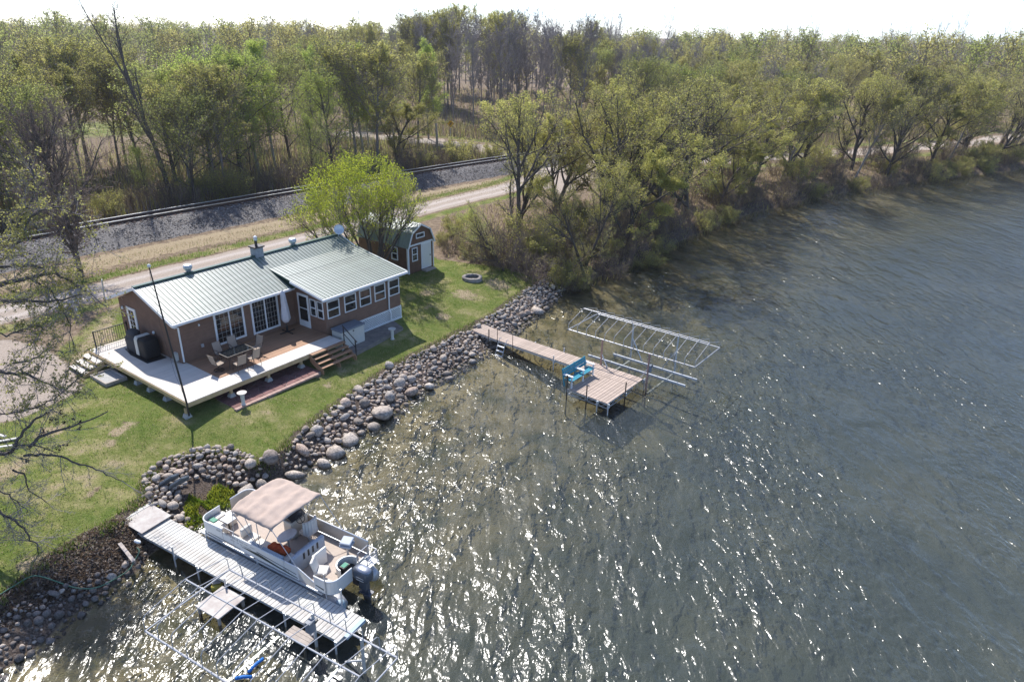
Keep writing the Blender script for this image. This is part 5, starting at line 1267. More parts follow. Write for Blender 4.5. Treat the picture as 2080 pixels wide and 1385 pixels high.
blades('bank_litter', 'dark brown leaf litter and dead stems on the shaded left bank', pts_in(bankL, 9000, 17, .02), (.05, .16), (.012, .04), ['leafbrown', 'leafbrown', 'twig', 'cone'], .9, True, seed=18)
wood_floor = pw([(1098,562),(1150,572),(1300,518),(1400,470),(1500,432),(1650,394),(1800,371),(2080,338),(2080,305),(1800,330),(1600,345),(1400,380),(1250,400),(1120,420),(1000,420),(900,450),(885,500),(905,528),(980,540)], 1.2)
blades('undergrowth_stems', 'brown dead brush and dry grass under the lakeshore trees', pts_in(wood_floor, 52000, 19), (.15, .75), (.008, .03), ['leafbrown', 'twig', 'twigred', 'drygrass', 'leafolive'], .8, seed=20)
rv = []
for (cl_, off0, off1, n) in ((ROAD_A, 2.0, 4.0, 5000),):
    rg = np.random.RandomState(21); c_ = np.array(cl_); i = rg.randint(0, len(c_) - 1, n); t = rg.rand(n)[:, None]; p = c_[i] * (1 - t) + c_[i + 1] * t
    d = c_[i + 1] - c_[i]; d /= np.linalg.norm(d, axis=1)[:, None]; nn = np.stack([-d[:, 1], d[:, 0]], 1)
    p = p + nn * (rg.uniform(off0, off1, n))[:, None]; rv.append(np.stack([p[:, 0], p[:, 1], height(p[:, 0], p[:, 1])], 1))
blades('roadside_grass', 'strip of fresh green grass between lane and ballast', np.concatenate(rv), (.1, .28), (.015, .03), ['greengrass', 'greengrass', 'drygrass'], .7, seed=22)
rg = np.random.RandomState(23); s = rg.uniform(-35, 110, 20000); o1 = np.where(rg.rand(20000) < .65, -7.2 - np.abs(rg.normal(0, 1.6, 20000)), rg.uniform(3.8, 7, 20000))
tp = np.array([track_pt(a) for a in s]); tq = np.array([track_pt(a + .5) for a in s]); d = tq - tp; d /= np.linalg.norm(d, axis=1)[:, None]
p = tp + np.stack([-d[:, 1], d[:, 0]], 1) * o1[:, None]
blades('dry_grass_fringe', 'straw coloured dry grass along the foot of the ballast', np.stack([p[:, 0], p[:, 1], height(p[:, 0], p[:, 1])], 1), (.06, .24), (.008, .022), ['drygrass', 'drygrass', 'leafbrown', 'greengrass'], .95, seed=24)

rg = np.random.RandomState(61); nb = 42000; sb_ = rg.uniform(-40, 75, nb); ob = rg.uniform(-5.7, -.1, nb); ob = np.where(rg.rand(nb) < .16, rg.uniform(0, 2.2, nb), ob)
tp = _o + sb_[:, None] * _d + np.polyval(_cf, sb_)[:, None] * _n; pb_ = tp + _n * ob[:, None]
zb_ = np.interp(-ob, [-4.6, -3.4, -1.9, 0, 1.9, 3.0, 4.2, 5.1, 5.6], [1.30, 1.75, 2.36, 2.40, 2.36, 1.98, 1.58, 1.34, 1.22])
M['bstone4'] = mat('brown_ballast_stone', (.13, .095, .08), .8); M['bstone1'] = mat('dark_ballast_stone', (.05, .05, .055), .8); M['bstone2'] = mat('grey_ballast_stone', (.16, .155, .16), .8); M['bstone3'] = mat('pale_ballast_stone', (.38, .37, .37), .7)
blades('ballast_stones', 'loose crushed stones strewn over the railway embankment', np.stack([pb_[:, 0], pb_[:, 1], zb_ + .02], 1), (.05, .12), (.04, .09), ['bstone1', 'bstone1', 'bstone4', 'bstone2', 'bstone4', 'bstone3'], .3, True, seed=62)

# ragged grass where the lawn meets stones, deck and slab
rg = np.random.RandomState(71); iA = 3; iB = 3 + EDGE_PX.index((1125, 562)); EE = np.array(EDGE)[iA:iB]; ne = 9000
j = rg.randint(0, len(EE) - 1, ne); t = rg.rand(ne)[:, None]; pe = EE[j] * (1 - t) + EE[j + 1] * t; de3 = EE[j + 1] - EE[j]; de3 /= np.linalg.norm(de3, axis=1)[:, None]
pe = pe + np.stack([-de3[:, 1], de3[:, 0]], 1) * (rg.normal(.12, .16, ne))[:, None]
cl = np.array([noise.noise((p[0] * 1.6, p[1] * 1.6, 9)) for p in pe]) > -.1; pe = pe[cl]
blades('lawn_edge_grass', 'longer ragged grass along the top of the stone bank', np.stack([pe[:, 0], pe[:, 1], height(pe[:, 0], pe[:, 1])], 1), (.08, .26), (.008, .02), ['greengrass', 'greengrass', 'drygrass'], .9, seed=72)
# ------------------------------------------------------------------ trees
Z3 = Vector((0, 0, 1))
def gen_tree(seed, sp):
    rg = random.Random(seed); segs = []; leaves = []
    gauss = rg.gauss
    maxlev = len(sp['ns']) - 1
    def perp(d, ang, az):
        a = d.cross(Z3 if abs(d.z) < .95 else Vector((1, 0, 0))).normalized(); b = d.cross(a)
        return (d * math.cos(ang) + (a * math.cos(az) + b * math.sin(az)) * math.sin(ang)).normalized()
    def branch(p, d, L, r_, lev):
        ns = sp['ns'][lev]; step = L / ns; wob = sp['wob'][lev]; up = sp['up'][lev]; st = sp['start'][lev]
        tap = .55 if lev == 0 else .7
        az = rg.uniform(0, 6.28)
        for i in range(ns):
            d = (d + Vector((gauss(0, wob), gauss(0, wob), gauss(0, wob) + up))).normalized()
            q = p + d * step
            ra = max(sp['rmin'], r_ * (1 - i / ns * tap)); rb = max(sp['rmin'], r_ * (1 - (i + 1) / ns * tap))
            segs.append((p, q, ra, rb, lev))
            t = (i + 1) / ns
            if lev < maxlev and t > st:
                n = sp['n'][lev] / max(1, round(ns * (1 - st))); n = int(n) + (rg.random() < n - int(n))
                if i == ns - 1: n += 1
                for k in range(n):
                    az += 2.4 + gauss(0, .3)
                    rel = (t - st) / (1 - st) if st < 1 else 0
                    sh = sp['shape'](rel) if lev == 0 else 1 - .45 * t
                    cl = sp['lr'][lev] * L * sh * rg.uniform(.75, 1.2)
                    ang = R(sp['ang'][lev]) * rg.uniform(.7, 1.25) * (1 - .35 * rel if lev == 0 else 1)
                    cd = perp(d, ang, az)
                    branch(p.lerp(q, rg.uniform(.2, 1)), cd, cl, max(sp['rmin'], rb * sp['rr'][lev]), lev + 1)
            if lev >= sp['leaflev'] and sp['leaf'] > 0:
                n = sp['leaf'] * (1 if lev == maxlev else .5); n = int(n) + (rg.random() < n - int(n))
                for k in range(n):
                    o = p.lerp(q, rg.random()); s_ = sp['spread']
                    leaves.append((o.x + gauss(0, s_), o.y + gauss(0, s_), o.z + gauss(0, s_)))
            p = q
    for k in range(sp.get('stems', 1)):
        if sp.get('stems', 1) > 1:
            a = 2 * math.pi * (k + rg.uniform(-.3, .3)) / sp['stems']; tl_ = R(sp['tilt']) * rg.uniform(.35, 1.1)
            d = Vector((math.cos(a) * math.sin(tl_), math.sin(a) * math.sin(tl_), math.cos(tl_))); p = Vector((math.cos(a), math.sin(a), 0)) * sp.get('base_r', .2) * rg.random()
            branch(p - d * .2, d, sp['H'] * rg.uniform(.8, 1.05), sp['r0'] * rg.uniform(.6, 1), 0)
        else:
            ld = Vector(sp.get('lean', (0, 0, 1))).normalized(); branch(Vector((0, 0, -.2)), ld, sp['H'], sp['r0'], 0)
    return segs, leaves
def prisms(S, n):
    """S: list of (p, q, ra, rb) -> quads of n-sided prisms"""
    if not S: return np.zeros((0, 3)), np.zeros((0, 4), int)
    P = np.array([tuple(s[0]) for s in S]); Q = np.array([tuple(s[1]) for s in S]); ra = np.array([s[2] for s in S]); rb = np.array([s[3] for s in S])
    d = Q - P; d /= np.maximum(np.linalg.norm(d, axis=1), 1e-9)[:, None]
    ref = np.where(np.abs(d[:, 2:3]) < .9, np.array([[0, 0, 1.0]]), np.array([[1.0, 0, 0]]))
    a = np.cross(d, ref); a /= np.linalg.norm(a, axis=1)[:, None]; b = np.cross(d, a)
    V = np.empty((len(S), 2, n, 3))
    for k in range(n):
        c = a * math.cos(2 * math.pi * k / n) + b * math.sin(2 * math.pi * k / n)
        V[:, 0, k] = P + c * ra[:, None]; V[:, 1, k] = Q + c * rb[:, None]
    base = (np.arange(len(S)) * 2 * n)[:, None]
    F = np.concatenate([base + np.array([[k, (k + 1) % n, n + (k + 1) % n, n + k]]) for k in range(n)], 1).reshape(-1, 4)
    return V.reshape(-1, 3), F
def leaf_quads(L, smin, smax, seed):
    if not len(L): return np.zeros((0, 3)), np.zeros((0, 4), int)
    rg = np.random.RandomState(seed); P = np.array(L); n = len(P)
    a = rg.normal(size=(n, 3)); a /= np.linalg.norm(a, axis=1)[:, None]; b = rg.normal(size=(n, 3)); b -= (b * a).sum(1)[:, None] * a; b /= np.linalg.norm(b, axis=1)[:, None]
    s = rg.uniform(smin, smax, n)[:, None]
    V = np.empty((n, 4, 3)); V[:, 0] = P - a * s; V[:, 1] = P + b * s * .55; V[:, 2] = P + a * s; V[:, 3] = P - b * s * .55
    return V.reshape(-1, 3), np.arange(n * 4).reshape(n, 4)
def tree_meshes(name, seed, sp, bark, twig, leaf, split=2):
    segs, lv = gen_tree(seed, sp)
    if 'dome' in sp:
        rd_ = random.Random(seed); rx, rzz, zc = sp['dome']
        for k in range(8500):
            u, w2 = rd_.uniform(0, 6.283), rd_.uniform(.0, 1); q = rd_.uniform(.62, 1.02)
            q *= 1 + .26 * noise.noise((math.cos(u) * 1.7, math.sin(u) * 1.7, w2 * 2.0))
            cr_ = math.sqrt(max(0, 1 - w2 * w2)) if w2 > 0 else 1 - .15 * w2 * w2
            x, y, z = rx * q * cr_ * math.cos(u), rx * q * cr_ * math.sin(u), zc + rzz * q * w2
            if noise.noise((x * .8, y * .8, z * .7)) < -.06: continue
            L = rd_.uniform(.25, .6); dx, dy = x * .08 + rd_.gauss(0, .08), y * .08 + rd_.gauss(0, .08)
            p0 = Vector((x, y, z)); p1 = p0 + Vector((dx, dy, L)); segs.append((p0, p1, .007, .004, 3))
            for j in range(5): t = rd_.random(); lv.append((x + dx * t + rd_.gauss(0, .04), y + dy * t + rd_.gauss(0, .04), z + L * t))
    V0, F0 = prisms([s for s in segs if s[4] <= 1], 6); V1, F1 = prisms([s for s in segs if 1 < s[4] <= split], 4)
    wood = arr_mesh(name + '_trunk', np.concatenate([V0, V1]), np.concatenate([F0, F1 + len(V0)]), [bark])
    V2, F2 = prisms([s for s in segs if s[4] > split], 3); V3, F3 = leaf_quads(lv, sp['ls'][0], sp['ls'][1], seed)
    crown = arr_mesh(name + '_crown', np.concatenate([V2, V3]), np.concatenate([F2, F3 + len(V2)]), [twig, leaf] if leaf else [twig], np.concatenate([np.zeros(len(F2)), np.ones(len(F3))]))
    hh_ = max(np.concatenate([V0, V1, V2])[:, 2]); return wood, crown, float(hh_)
rnd_shape = lambda t: .45 + 1.0 * math.sin(math.pi * min(1, t * .85 + .12)) * (1 - .25 * t)
col_shape = lambda t: .9 - .55 * t
top_shape = lambda t: .55 + .5 * t
OAK = dict(H=11, r0=.27, ns=[8, 6, 4, 3, 2], n=[12, 8, 6, 4], ang=[52, 42, 42, 45], lr=[.56, .46, .48, .5], start=[.24, .2, .15, .1, 0], wob=[.05, .12, .14, .16, .16], up=[.05, .07, .05, .03, .02], rr=[.62, .6, .55, .5], rmin=.011, shape=rnd_shape, leaflev=3, leaf=1.5, spread=.12, ls=(.045, .08))
OAKB = dict(OAK, H=10, n=[10, 8, 6, 4], start=[.16, .2, .15, .1, 0], ang=[46, 40, 42, 45], lr=[.66, .46, .48, .5], leaf=1.7)
BARE = dict(H=16, r0=.17, ns=[10, 6, 4, 3, 2], n=[15, 7, 6, 4], ang=[40, 36, 38, 40], lr=[.30, .48, .5, .5], start=[.38, .2, .15, .1, 0], wob=[.03, .09, .12, .14, .15], up=[.05, .14, .09, .06, .03], rr=[.45, .55, .5, .5], rmin=.017, shape=top_shape, leaflev=9, leaf=0, spread=0, ls=(.05, .1))
BUD = dict(BARE, H=13, leaflev=4, leaf=1.2, spread=.13, ls=(.055, .10), start=[.3, .2, .15, .1, 0], lr=[.36, .48, .5, .5], shape=rnd_shape)
ASP = dict(H=14.5, r0=.15, ns=[10, 5, 4, 3], n=[20, 8, 6], ang=[48, 42, 45], lr=[.26, .5, .5], start=[.3, .15, .1, 0], wob=[.025, .10, .13, .16], up=[.04, .07, .04, .02], rr=[.4, .5, .5], rmin=.012, shape=col_shape, leaflev=2, leaf=2.1, spread=.2, ls=(.055, .10))
GRN = dict(H=11, r0=.17, ns=[8, 6, 4, 3], n=[15, 9, 7], ang=[52, 44, 45], lr=[.45, .5, .5], start=[.2, .2, .1, 0], wob=[.04, .12, .14, .16], up=[.05, .06, .04, .02], rr=[.5, .5, .5], rmin=.012, shape=rnd_shape, leaflev=2, leaf=1.8, spread=.22, ls=(.055, .10))
SHR = dict(H=2.4, r0=.028, stems=13, tilt=22, base_r=1.1, ns=[5, 4, 3], n=[9, 7], ang=[42, 42], lr=[.45, .5], start=[.15, .15, 0], wob=[.10, .14, .16], up=[.04, .04, .02], rr=[.6, .6], rmin=.007, shape=lambda t: 1 - .4 * t, leaflev=2, leaf=.14, spread=.06, ls=(.03, .055))
SHG = dict(SHR, H=2.6, tilt=34, base_r=.7, leaf=1.1, ls=(.035, .065), spread=.08)
WIL = dict(H=6.6, r0=.14, stems=13, tilt=42, base_r=.6, ns=[8, 6, 5, 3], n=[7, 7, 5], ang=[36, 34, 34], lr=[.40, .50, .5], start=[.55, .15, .1, 0], wob=[.05, .09, .10, .12], up=[.03, .09, .09, .06], rr=[.5, .5, .5], rmin=.009, shape=lambda t: 1 - .25 * t, leaflev=2, leaf=.5, spread=.09, ls=(.035, .065), dome=(4.5, 4.0, 5.2))
LOWB = dict(BARE, ns=[5, 3, 2], n=[9, 7], ang=[40, 38], lr=[.30, .5], start=[.35, .2, 0], wob=[.03, .1, .12], up=[.05, .12, .08], rr=[.5, .5], rmin=.032)
LOWG = dict(GRN, ns=[5, 3, 2], n=[9, 6], ang=[50, 44], lr=[.42, .5], start=[.25, .2, 0], wob=[.04, .1, .14], up=[.05, .06, .04], rr=[.5, .5], rmin=.04, leaflev=1, leaf=4, spread=.4, ls=(.12, .22))
KIT = {}
def kit(key, name, seeds, sp, bark, twig, leaf, split=2): KIT[key] = [tree_meshes(name, s, sp, bark, twig, leaf, split) for s in seeds]
kit('oak', 'budding_tree', (1, 2), OAK, 'bark', 'twig', 'leafolive'); kit('oakb', 'spreading_tree', (3, 4), OAKB, 'bark', 'twig', 'leafyellow')
kit('bare', 'bare_tree', (5, 6, 7), BARE, 'barkgrey', 'twiggrey', None); kit('bud', 'tall_budding_tree', (8, 9), BUD, 'barkgrey', 'twig', 'leafyellow')
kit('asp', 'aspen', (10, 11), ASP, 'barkpale', 'twig', 'leafgreen', 1); kit('grn', 'leafy_tree', (12, 13), GRN, 'bark', 'twig', 'leafdark', 1); kit('yel', 'fresh_tree', (14,), GRN, 'bark', 'twig', 'leafgreen', 1)
kit('shr', 'brush', (15, 16), SHR, 'twigred', 'twigred', 'leafolive', 0); kit('shg', 'leafing_shrub', (17, 18), SHG, 'twig', 'twig', 'leafyellow', 0); kit('wil', 'willow', (19,), WIL, 'bark', 'twig', 'leafwillow', 1)
kit('oakh', 'full_budding_tree', (23,), dict(OAKB, leaf=3.4, ls=(.045, .085)), 'bark', 'twig', 'leafyellow')
kit('open', 'open_budding_tree', (25, 26), dict(OAKB, r0=.30, leaf=.75, n=[9, 7, 6, 4], ls=(.05, .09)), 'bark', 'twig', 'leafyellow')
kit('red', 'reddish_bare_tree', (21,), dict(OAK, leaf=0, H=10, n=[16, 9, 6, 4], lr=[.45, .48, .5, .5], start=[.22, .15, .1, .1, 0]), 'bark', 'twigred', None)
rt = random.Random(77)
NATH = dict(oak=11.5, oakb=11.5, bare=17, bud=14, asp=15, grn=12, yel=12, shr=2.2, shg=2.6, wil=9, red=11)
def plant(key, x, y, h, label, group=None, name=None, lean=(0, 0), rz=None, wide=1.0, var=None, cat='tree'):
    v = KIT[key][var if var is not None else rt.randrange(len(KIT[key]))]
    nm = name or {'shr': 'brush', 'shg': 'leafing_shrub'}.get(key, 'tree')
    t = thing(nm, label, cat, (x, y, gz(x, y)), 0, group); s = h / v[2]
    t.rotation_mode = 'XYZ'; t.rotation_euler = (lean[0], lean[1], 0)
    r_ = rt.uniform(0, 6.28) if rz is None else rz
    for nm2, me in (('trunk', v[0]), ('crown', v[1])): obj(nm2, me, t, (0, 0, 0), (0, 0, r_), (s * wide, s * wide, s))
    return t
def hgt(px_base, py_base, py_top, z=1.4):
    b = at(px_base, py_base, z); tp = at_y(px_base, py_top, b.y); return b, tp.z - gz(b.x, b.y)
# hero trees, each measured in the photograph
wp_ = hw(18.15, 4.6); plant('wil', wp_.x, wp_.y, 9.9, 'bright yellow green willow dome between the house and the shed', 'yard trees'[:0] or None, 'willow_tree', wide=1.0, rz=.4, lean=(0, -.14))
for key, bx, by, ty, lb, wd, rz in (('oakh', 803, 338, 186, 'rounded yellow budding tree just beyond the railway track', 1.6, 1.0), ('open', 1053, 498, 150, 'tall dark trunked budding tree behind the fire pit corner', .95, 2.0),
                                ('open', 1215, 478, 148, 'broad crowned budding tree above the leaning shore trunks', 1.12, .3), ('red', 165, 560, 190, 'bare reddish twigged tree beside the gravel lane at the left', .9, .7),
                                ('yel', 640, 385, 215, 'bright green bushy tree left of the willow, beyond the track', .72, .5), ('yel', 512, 372, 150, 'tall pale green pyramidal tree beyond the track', .5, 2.2), ('yel', 300, 408, 285, 'small fresh green tree at the edge of the wood behind the track', .8, 1.2),
                                ('open', 1395, 438, 118, 'large budding lakeshore tree with dark forked trunk', 1.0, 4.0), ('open', 1130, 430, 215, 'mid height budding tree between the two broad lakeshore crowns', 1.0, 3.3)):
    b, h_ = hgt(bx, by, ty); plant(key, b.x, b.y, h_, lb, None, wide=wd, rz=rz)
for key, bx, by, h_, lean, lb, wd in (('open', 1185, 540, 8.5, (.1, -.42), 'dark trunk leaning left over the shore at the brush edge', .8), ('open', 1190, 535, 9.5, (.05, .28), 'dark trunk leaning right from the same shore clump', .7),
                                  ('open', 1022, 553, 6.2, (-.1, -.5), 'crooked yellow leafed tree leaning left at the edge of the lawn', .9), ('yel', 985, 520, 4.5, (0, -.35), 'small yellow green sapling leaning beside the brush', 1.1)):
    b = at(bx, by, 1.2); plant(key, b.x, b.y, h_, lb, None, lean=lean, wide=wd)
# the tall leaning bare tree at the left
HERO = dict(BARE, H=22, r0=.46, lean=(-.12, .02, 1), ns=[9, 8, 5, 3, 2], n=[5, 9, 6, 3], ang=[20, 34, 38, 40], lr=[.52, .30, .45, .5], start=[.48, .3, .2, .1, 0], wob=[.03, .05, .1, .12, .14], up=[.0, .03, .06, .05, .02], rr=[.8, .45, .5, .5], rmin=.016)
hm = tree_meshes('leaning_bare_tree', 31, HERO, 'bark', 'bark', None)
b, h_ = hgt(352, 415, -55); t = thing('tree', 'very tall leaning bare tree with forked top rising above the wood', 'tree', (b.x, b.y, gz(b.x, b.y))); s_ = h_ / hm[2]
t.rotation_euler = (0, -.02, 0)
for nm2, me in zip(('trunk', 'crown'), hm[:2]): obj(nm2, me, t, (0, 0, 0), (0, 0, .3), (s_, s_, s_))
# lakeshore row
EW = np.array(EDGE); seg = np.linalg.norm(np.diff(EW, axis=0), axis=1); cum = np.concatenate([[0], np.cumsum(seg)])
def edge_pt(s):
    i = min(len(seg) - 1, max(0, int(np.searchsorted(cum, s) - 1))); t = (s - cum[i]) / seg[i]; p = EW[i] * (1 - t) + EW[i + 1] * t; d = (EW[i + 1] - EW[i]) / seg[i]; return p, np.array([-d[1], d[0]])
s0 = cum[3 + EDGE_PX.index((1200, 545))]; s1 = cum[3 + len(EDGE_PX) - 1] + 60
def ORD(k): return str(k) + ('th' if 10 <= k % 100 <= 20 else {1: 'st', 2: 'nd', 3: 'rd'}.get(k % 10, 'th'))
s = s0 + 5; k = 0
while s < s1:
    p, nn = edge_pt(s); off = rt.uniform(.6, 6) if k % 2 else rt.uniform(4, 13)
    dist = p[1]
    key = rt.choice(['open', 'oakh', 'oakb', 'bud', 'open', 'oak', 'open']); h_ = rt.uniform(11, 15.5) * (.85 if off < 3 else 1)
    q = p + nn * off
    k += 1
    plant(key, q[0], q[1], h_, ORD(k) + ' tree of the budding lakeshore row counted from the docks', 'lakeshore trees', lean=(rt.uniform(.02, .22), rt.uniform(.0, .28)), wide=rt.uniform(1.0, 1.3))
    s += rt.uniform(1.2, 2.5) * (1 + .005 * dist)
# brush along the bank and under the trees
s = s0 - 6
while s < s1:
    p, nn = edge_pt(s); d_ = p[1]
    for r_ in range(2):
        off = rt.uniform(-1.0, 1.6) if r_ == 0 else rt.uniform(1.5, 9); q = p + nn * off
        key = rt.choice(['shr', 'shr', 'shg', 'shr', 'shg'])
        plant(key, q[0], q[1], rt.uniform(1.4, 3.0) * (1 + .3 * r_), 'twiggy brown brush on the lakeshore bank' if key == 'shr' else 'yellow green leafing shrub on the lakeshore bank', 'bank brush' if key == 'shr' else 'bank shrubs', cat='shrub', wide=rt.uniform(.9, 1.5))
    s += rt.uniform(1.3, 2.4) * (1 + .012 * max(0, d_ - 60))
for px, py in [(900,500),(915,520),(935,505),(950,525),(965,535),(985,500),(1000,530),(1010,545),(1030,545),(1040,520),(1065,548),(1085,545),(1100,530),(1120,545),(1150,550),(1165,560),(925,480),(1180,500),(1250,490)]:
    p = at(px, py, 1.2); plant(rt.choice(['shr', 'shr', 'shr', 'shg']), p.x, p.y, rt.uniform(1.2, 2.4), 'twiggy brush in the thicket beyond the shed', 'thicket brush', cat='shrub', wide=1.2)
b = at(1320, 525, .5); plant('shg', b.x, b.y, 1.4, 'low bright green bush at the waterline below the shore trees', None, cat='shrub', wide=2.0)
# woods beyond the track (left)
def far_side(s, off):
    a = track_pt(s); c = track_pt(s + .5); d = (c - a) / np.linalg.norm(c - a); return a + np.array([-d[1], d[0]]) * off
LBL = dict(asp='slender pale trunked aspen with fresh green leaves in the wood behind the track', grn='leafy green tree in the wood behind the track', bud='tall budding tree in the wood behind the track', bare='bare grey tree in the wood behind the track', yel='fresh yellow green tree in the wood behind the track', oak='olive budding tree in the wood behind the track')
for i in range(118):
    s = rt.uniform(-42, 62); off = 6.5 + 42 * (i / 118) ** 1.2 + rt.uniform(-2, 2)
    q = far_side(s, off)
    if s > 44 and off < 16: continue
    if ((q[0] + 62) / 10) ** 2 + ((q[1] - 108) / 16) ** 2 < 1: continue
    key = rt.choice(['asp', 'bud', 'bud', 'bare', 'yel', 'yel', 'asp', 'bud', 'grn'] if s > -12 else ['asp', 'grn', 'asp', 'yel', 'bud'])
    h_ = rt.uniform(12, 16) * (1.2 if s < -18 else 1.0)
    plant(key, q[0], q[1], h_, LBL[key], 'woods behind the track', wide=rt.uniform(1.1, 1.4))
s = -44
while s < 66:
    q = far_side(s, rt.uniform(4.8, 8.5)); key = rt.choice(['shr', 'shr', 'shg']); plant(key, q[0], q[1], rt.uniform(1.8, 4.0), 'tall brush along the far side of the railway track', 'trackside brush', cat='shrub', wide=1.1); s += rt.uniform(1.3, 2.3)
# tall bare wood behind the far road (centre)
for i in range(84):
    x = rt.uniform(-48, 34); y = 130 + 50 * (i / 84) + rt.uniform(-4, 4)
    key = rt.choice(['bare', 'bare', 'bare', 'bare', 'bud'])
    h_ = rt.uniform(16, 20) if abs(x + 3) < 20 else rt.uniform(12.5, 16)
    plant(key, x, y, h_, 'tall bare grey trunk tree in the wood behind the far road' if key == 'bare' else 'budding tree in the wood behind the far road', 'woods behind the far road', wide=rt.uniform(.8, 1.1))
# woods on the right behind the lakeshore road
RB = np.array(ROAD_B)
for i in range(104):
    j = rt.randrange(len(RB) // 2, len(RB) - 1); t = rt.random(); p = RB[j] * (1 - t) + RB[j + 1] * t; d = RB[j + 1] - RB[j]; d /= np.linalg.norm(d); off = 7 + 55 * (i / 104) + rt.uniform(-2, 2)
    q = p + np.array([-d[1], d[0]]) * off
    key = rt.choice(['bare', 'bud', 'oak', 'grn', 'oakb', 'yel', 'bud', 'bare'])
    plant(key, q[0], q[1], rt.uniform(10, 14.5), {'bare': 'bare grey tree', 'bud': 'tall budding tree', 'oak': 'olive budding tree', 'grn': 'leafy green tree', 'oakb': 'yellow budding tree', 'yel': 'fresh green tree'}[key] + ' in the wood behind the lakeshore road', 'woods behind the lakeshore road')
# far woods that read as one mass
lows = []
for sd, sp in ((41, LOWB), (42, LOWB), (43, LOWG), (44, LOWG)):
    segs, lv = gen_tree(sd, sp); a, fa_ = prisms([q for q in segs], 3); c, fc = leaf_quads(lv, *sp['ls'], sd); lows.append((a, fa_, c, fc))
VV = []; FF = []; MI = []; off = 0
rg = random.Random(9)
for i in range(760):
    az = rg.uniform(-.80, .80); r_ = rg.uniform(175, 430); x, y = r_ * math.sin(az), r_ * math.cos(az)
    if x > 70 and y < x * 1.02 + 45: continue
    k = rg.choice([0, 2, 3, 2, 3]) if abs(x) > 40 else rg.choice([0, 1, 0, 1, 2])
    a, fa_, c, fc = lows[k]; s = rg.uniform(.85, 1.2) * (15 / 16 if k < 2 else 14 / 11.5); z = 1.4 + .0012 * r_ * .5
    cs, sn = math.cos(rg.uniform(0, 6)), math.sin(rg.uniform(0, 6)); n_ = math.hypot(cs, sn); cs /= n_; sn /= n_
    for (vv, ff, mi) in ((a, fa_, 0 if k < 2 else 2), (c, fc, 1 if i % 2 else 3)):
        if len(vv) == 0: continue
        w_ = np.stack([(vv[:, 0] * cs - vv[:, 1] * sn) * s + x, (vv[:, 0] * sn + vv[:, 1] * cs) * s + y, vv[:, 2] * s + z], 1)
        VV.append(w_); FF.append(ff + off); MI.append(np.full(len(ff), mi)); off += len(w_)
fw_ = obj('far_woods', arr_mesh('far_woods', np.concatenate(VV), np.concatenate(FF), ['twiggrey', 'leafdark', 'twig', 'leafolive'], np.concatenate(MI))); tag(fw_, 'distant mixed woods fading along the horizon', kind='stuff')
rgn = np.random.RandomState(51); NU = 60000
su = rgn.uniform(-48, 75, NU); ou = 4.6 + np.abs(rgn.normal(0, 20, NU)); tp = np.array([_o + _d * a for a in su]) + np.polyval(_cf, su)[:, None] * _n; pu = tp + _n * ou[:, None]
pb = np.stack([rgn.uniform(-70, 60, 26000), rgn.uniform(122, 185, 26000)], 1)
jr = rgn.randint(len(RB) // 2, len(RB) - 1, 26000); tr_ = rgn.rand(26000)[:, None]; pr_ = RB[jr] * (1 - tr_) + RB[jr + 1] * tr_; dr2 = RB[jr + 1] - RB[jr]; dr2 /= np.linalg.norm(dr2, axis=1)[:, None]
pr_ = pr_ + np.stack([-dr2[:, 1], dr2[:, 0]], 1) * (5 + np.abs(rgn.normal(0, 22, 26000)))[:, None]
PU = np.concatenate([pu, pb, pr_]); PU = PU[(pl_dist(PU[:, 0], PU[:, 1], ROAD_B)[0] > 4.5) & (pl_dist(PU[:, 0], PU[:, 1], TRACK)[0] > 4.4)]
blades('woodland_undergrowth', 'grey brown saplings and low brush covering the floor of the woods', np.stack([PU[:, 0], PU[:, 1], height(PU[:, 0], PU[:, 1]) - .05], 1), (.4, 2.2), (.012, .05), ['twig', 'twiggrey', 'leafolive', 'leafbrown', 'twigred', 'leafdark'], .45, seed=52)
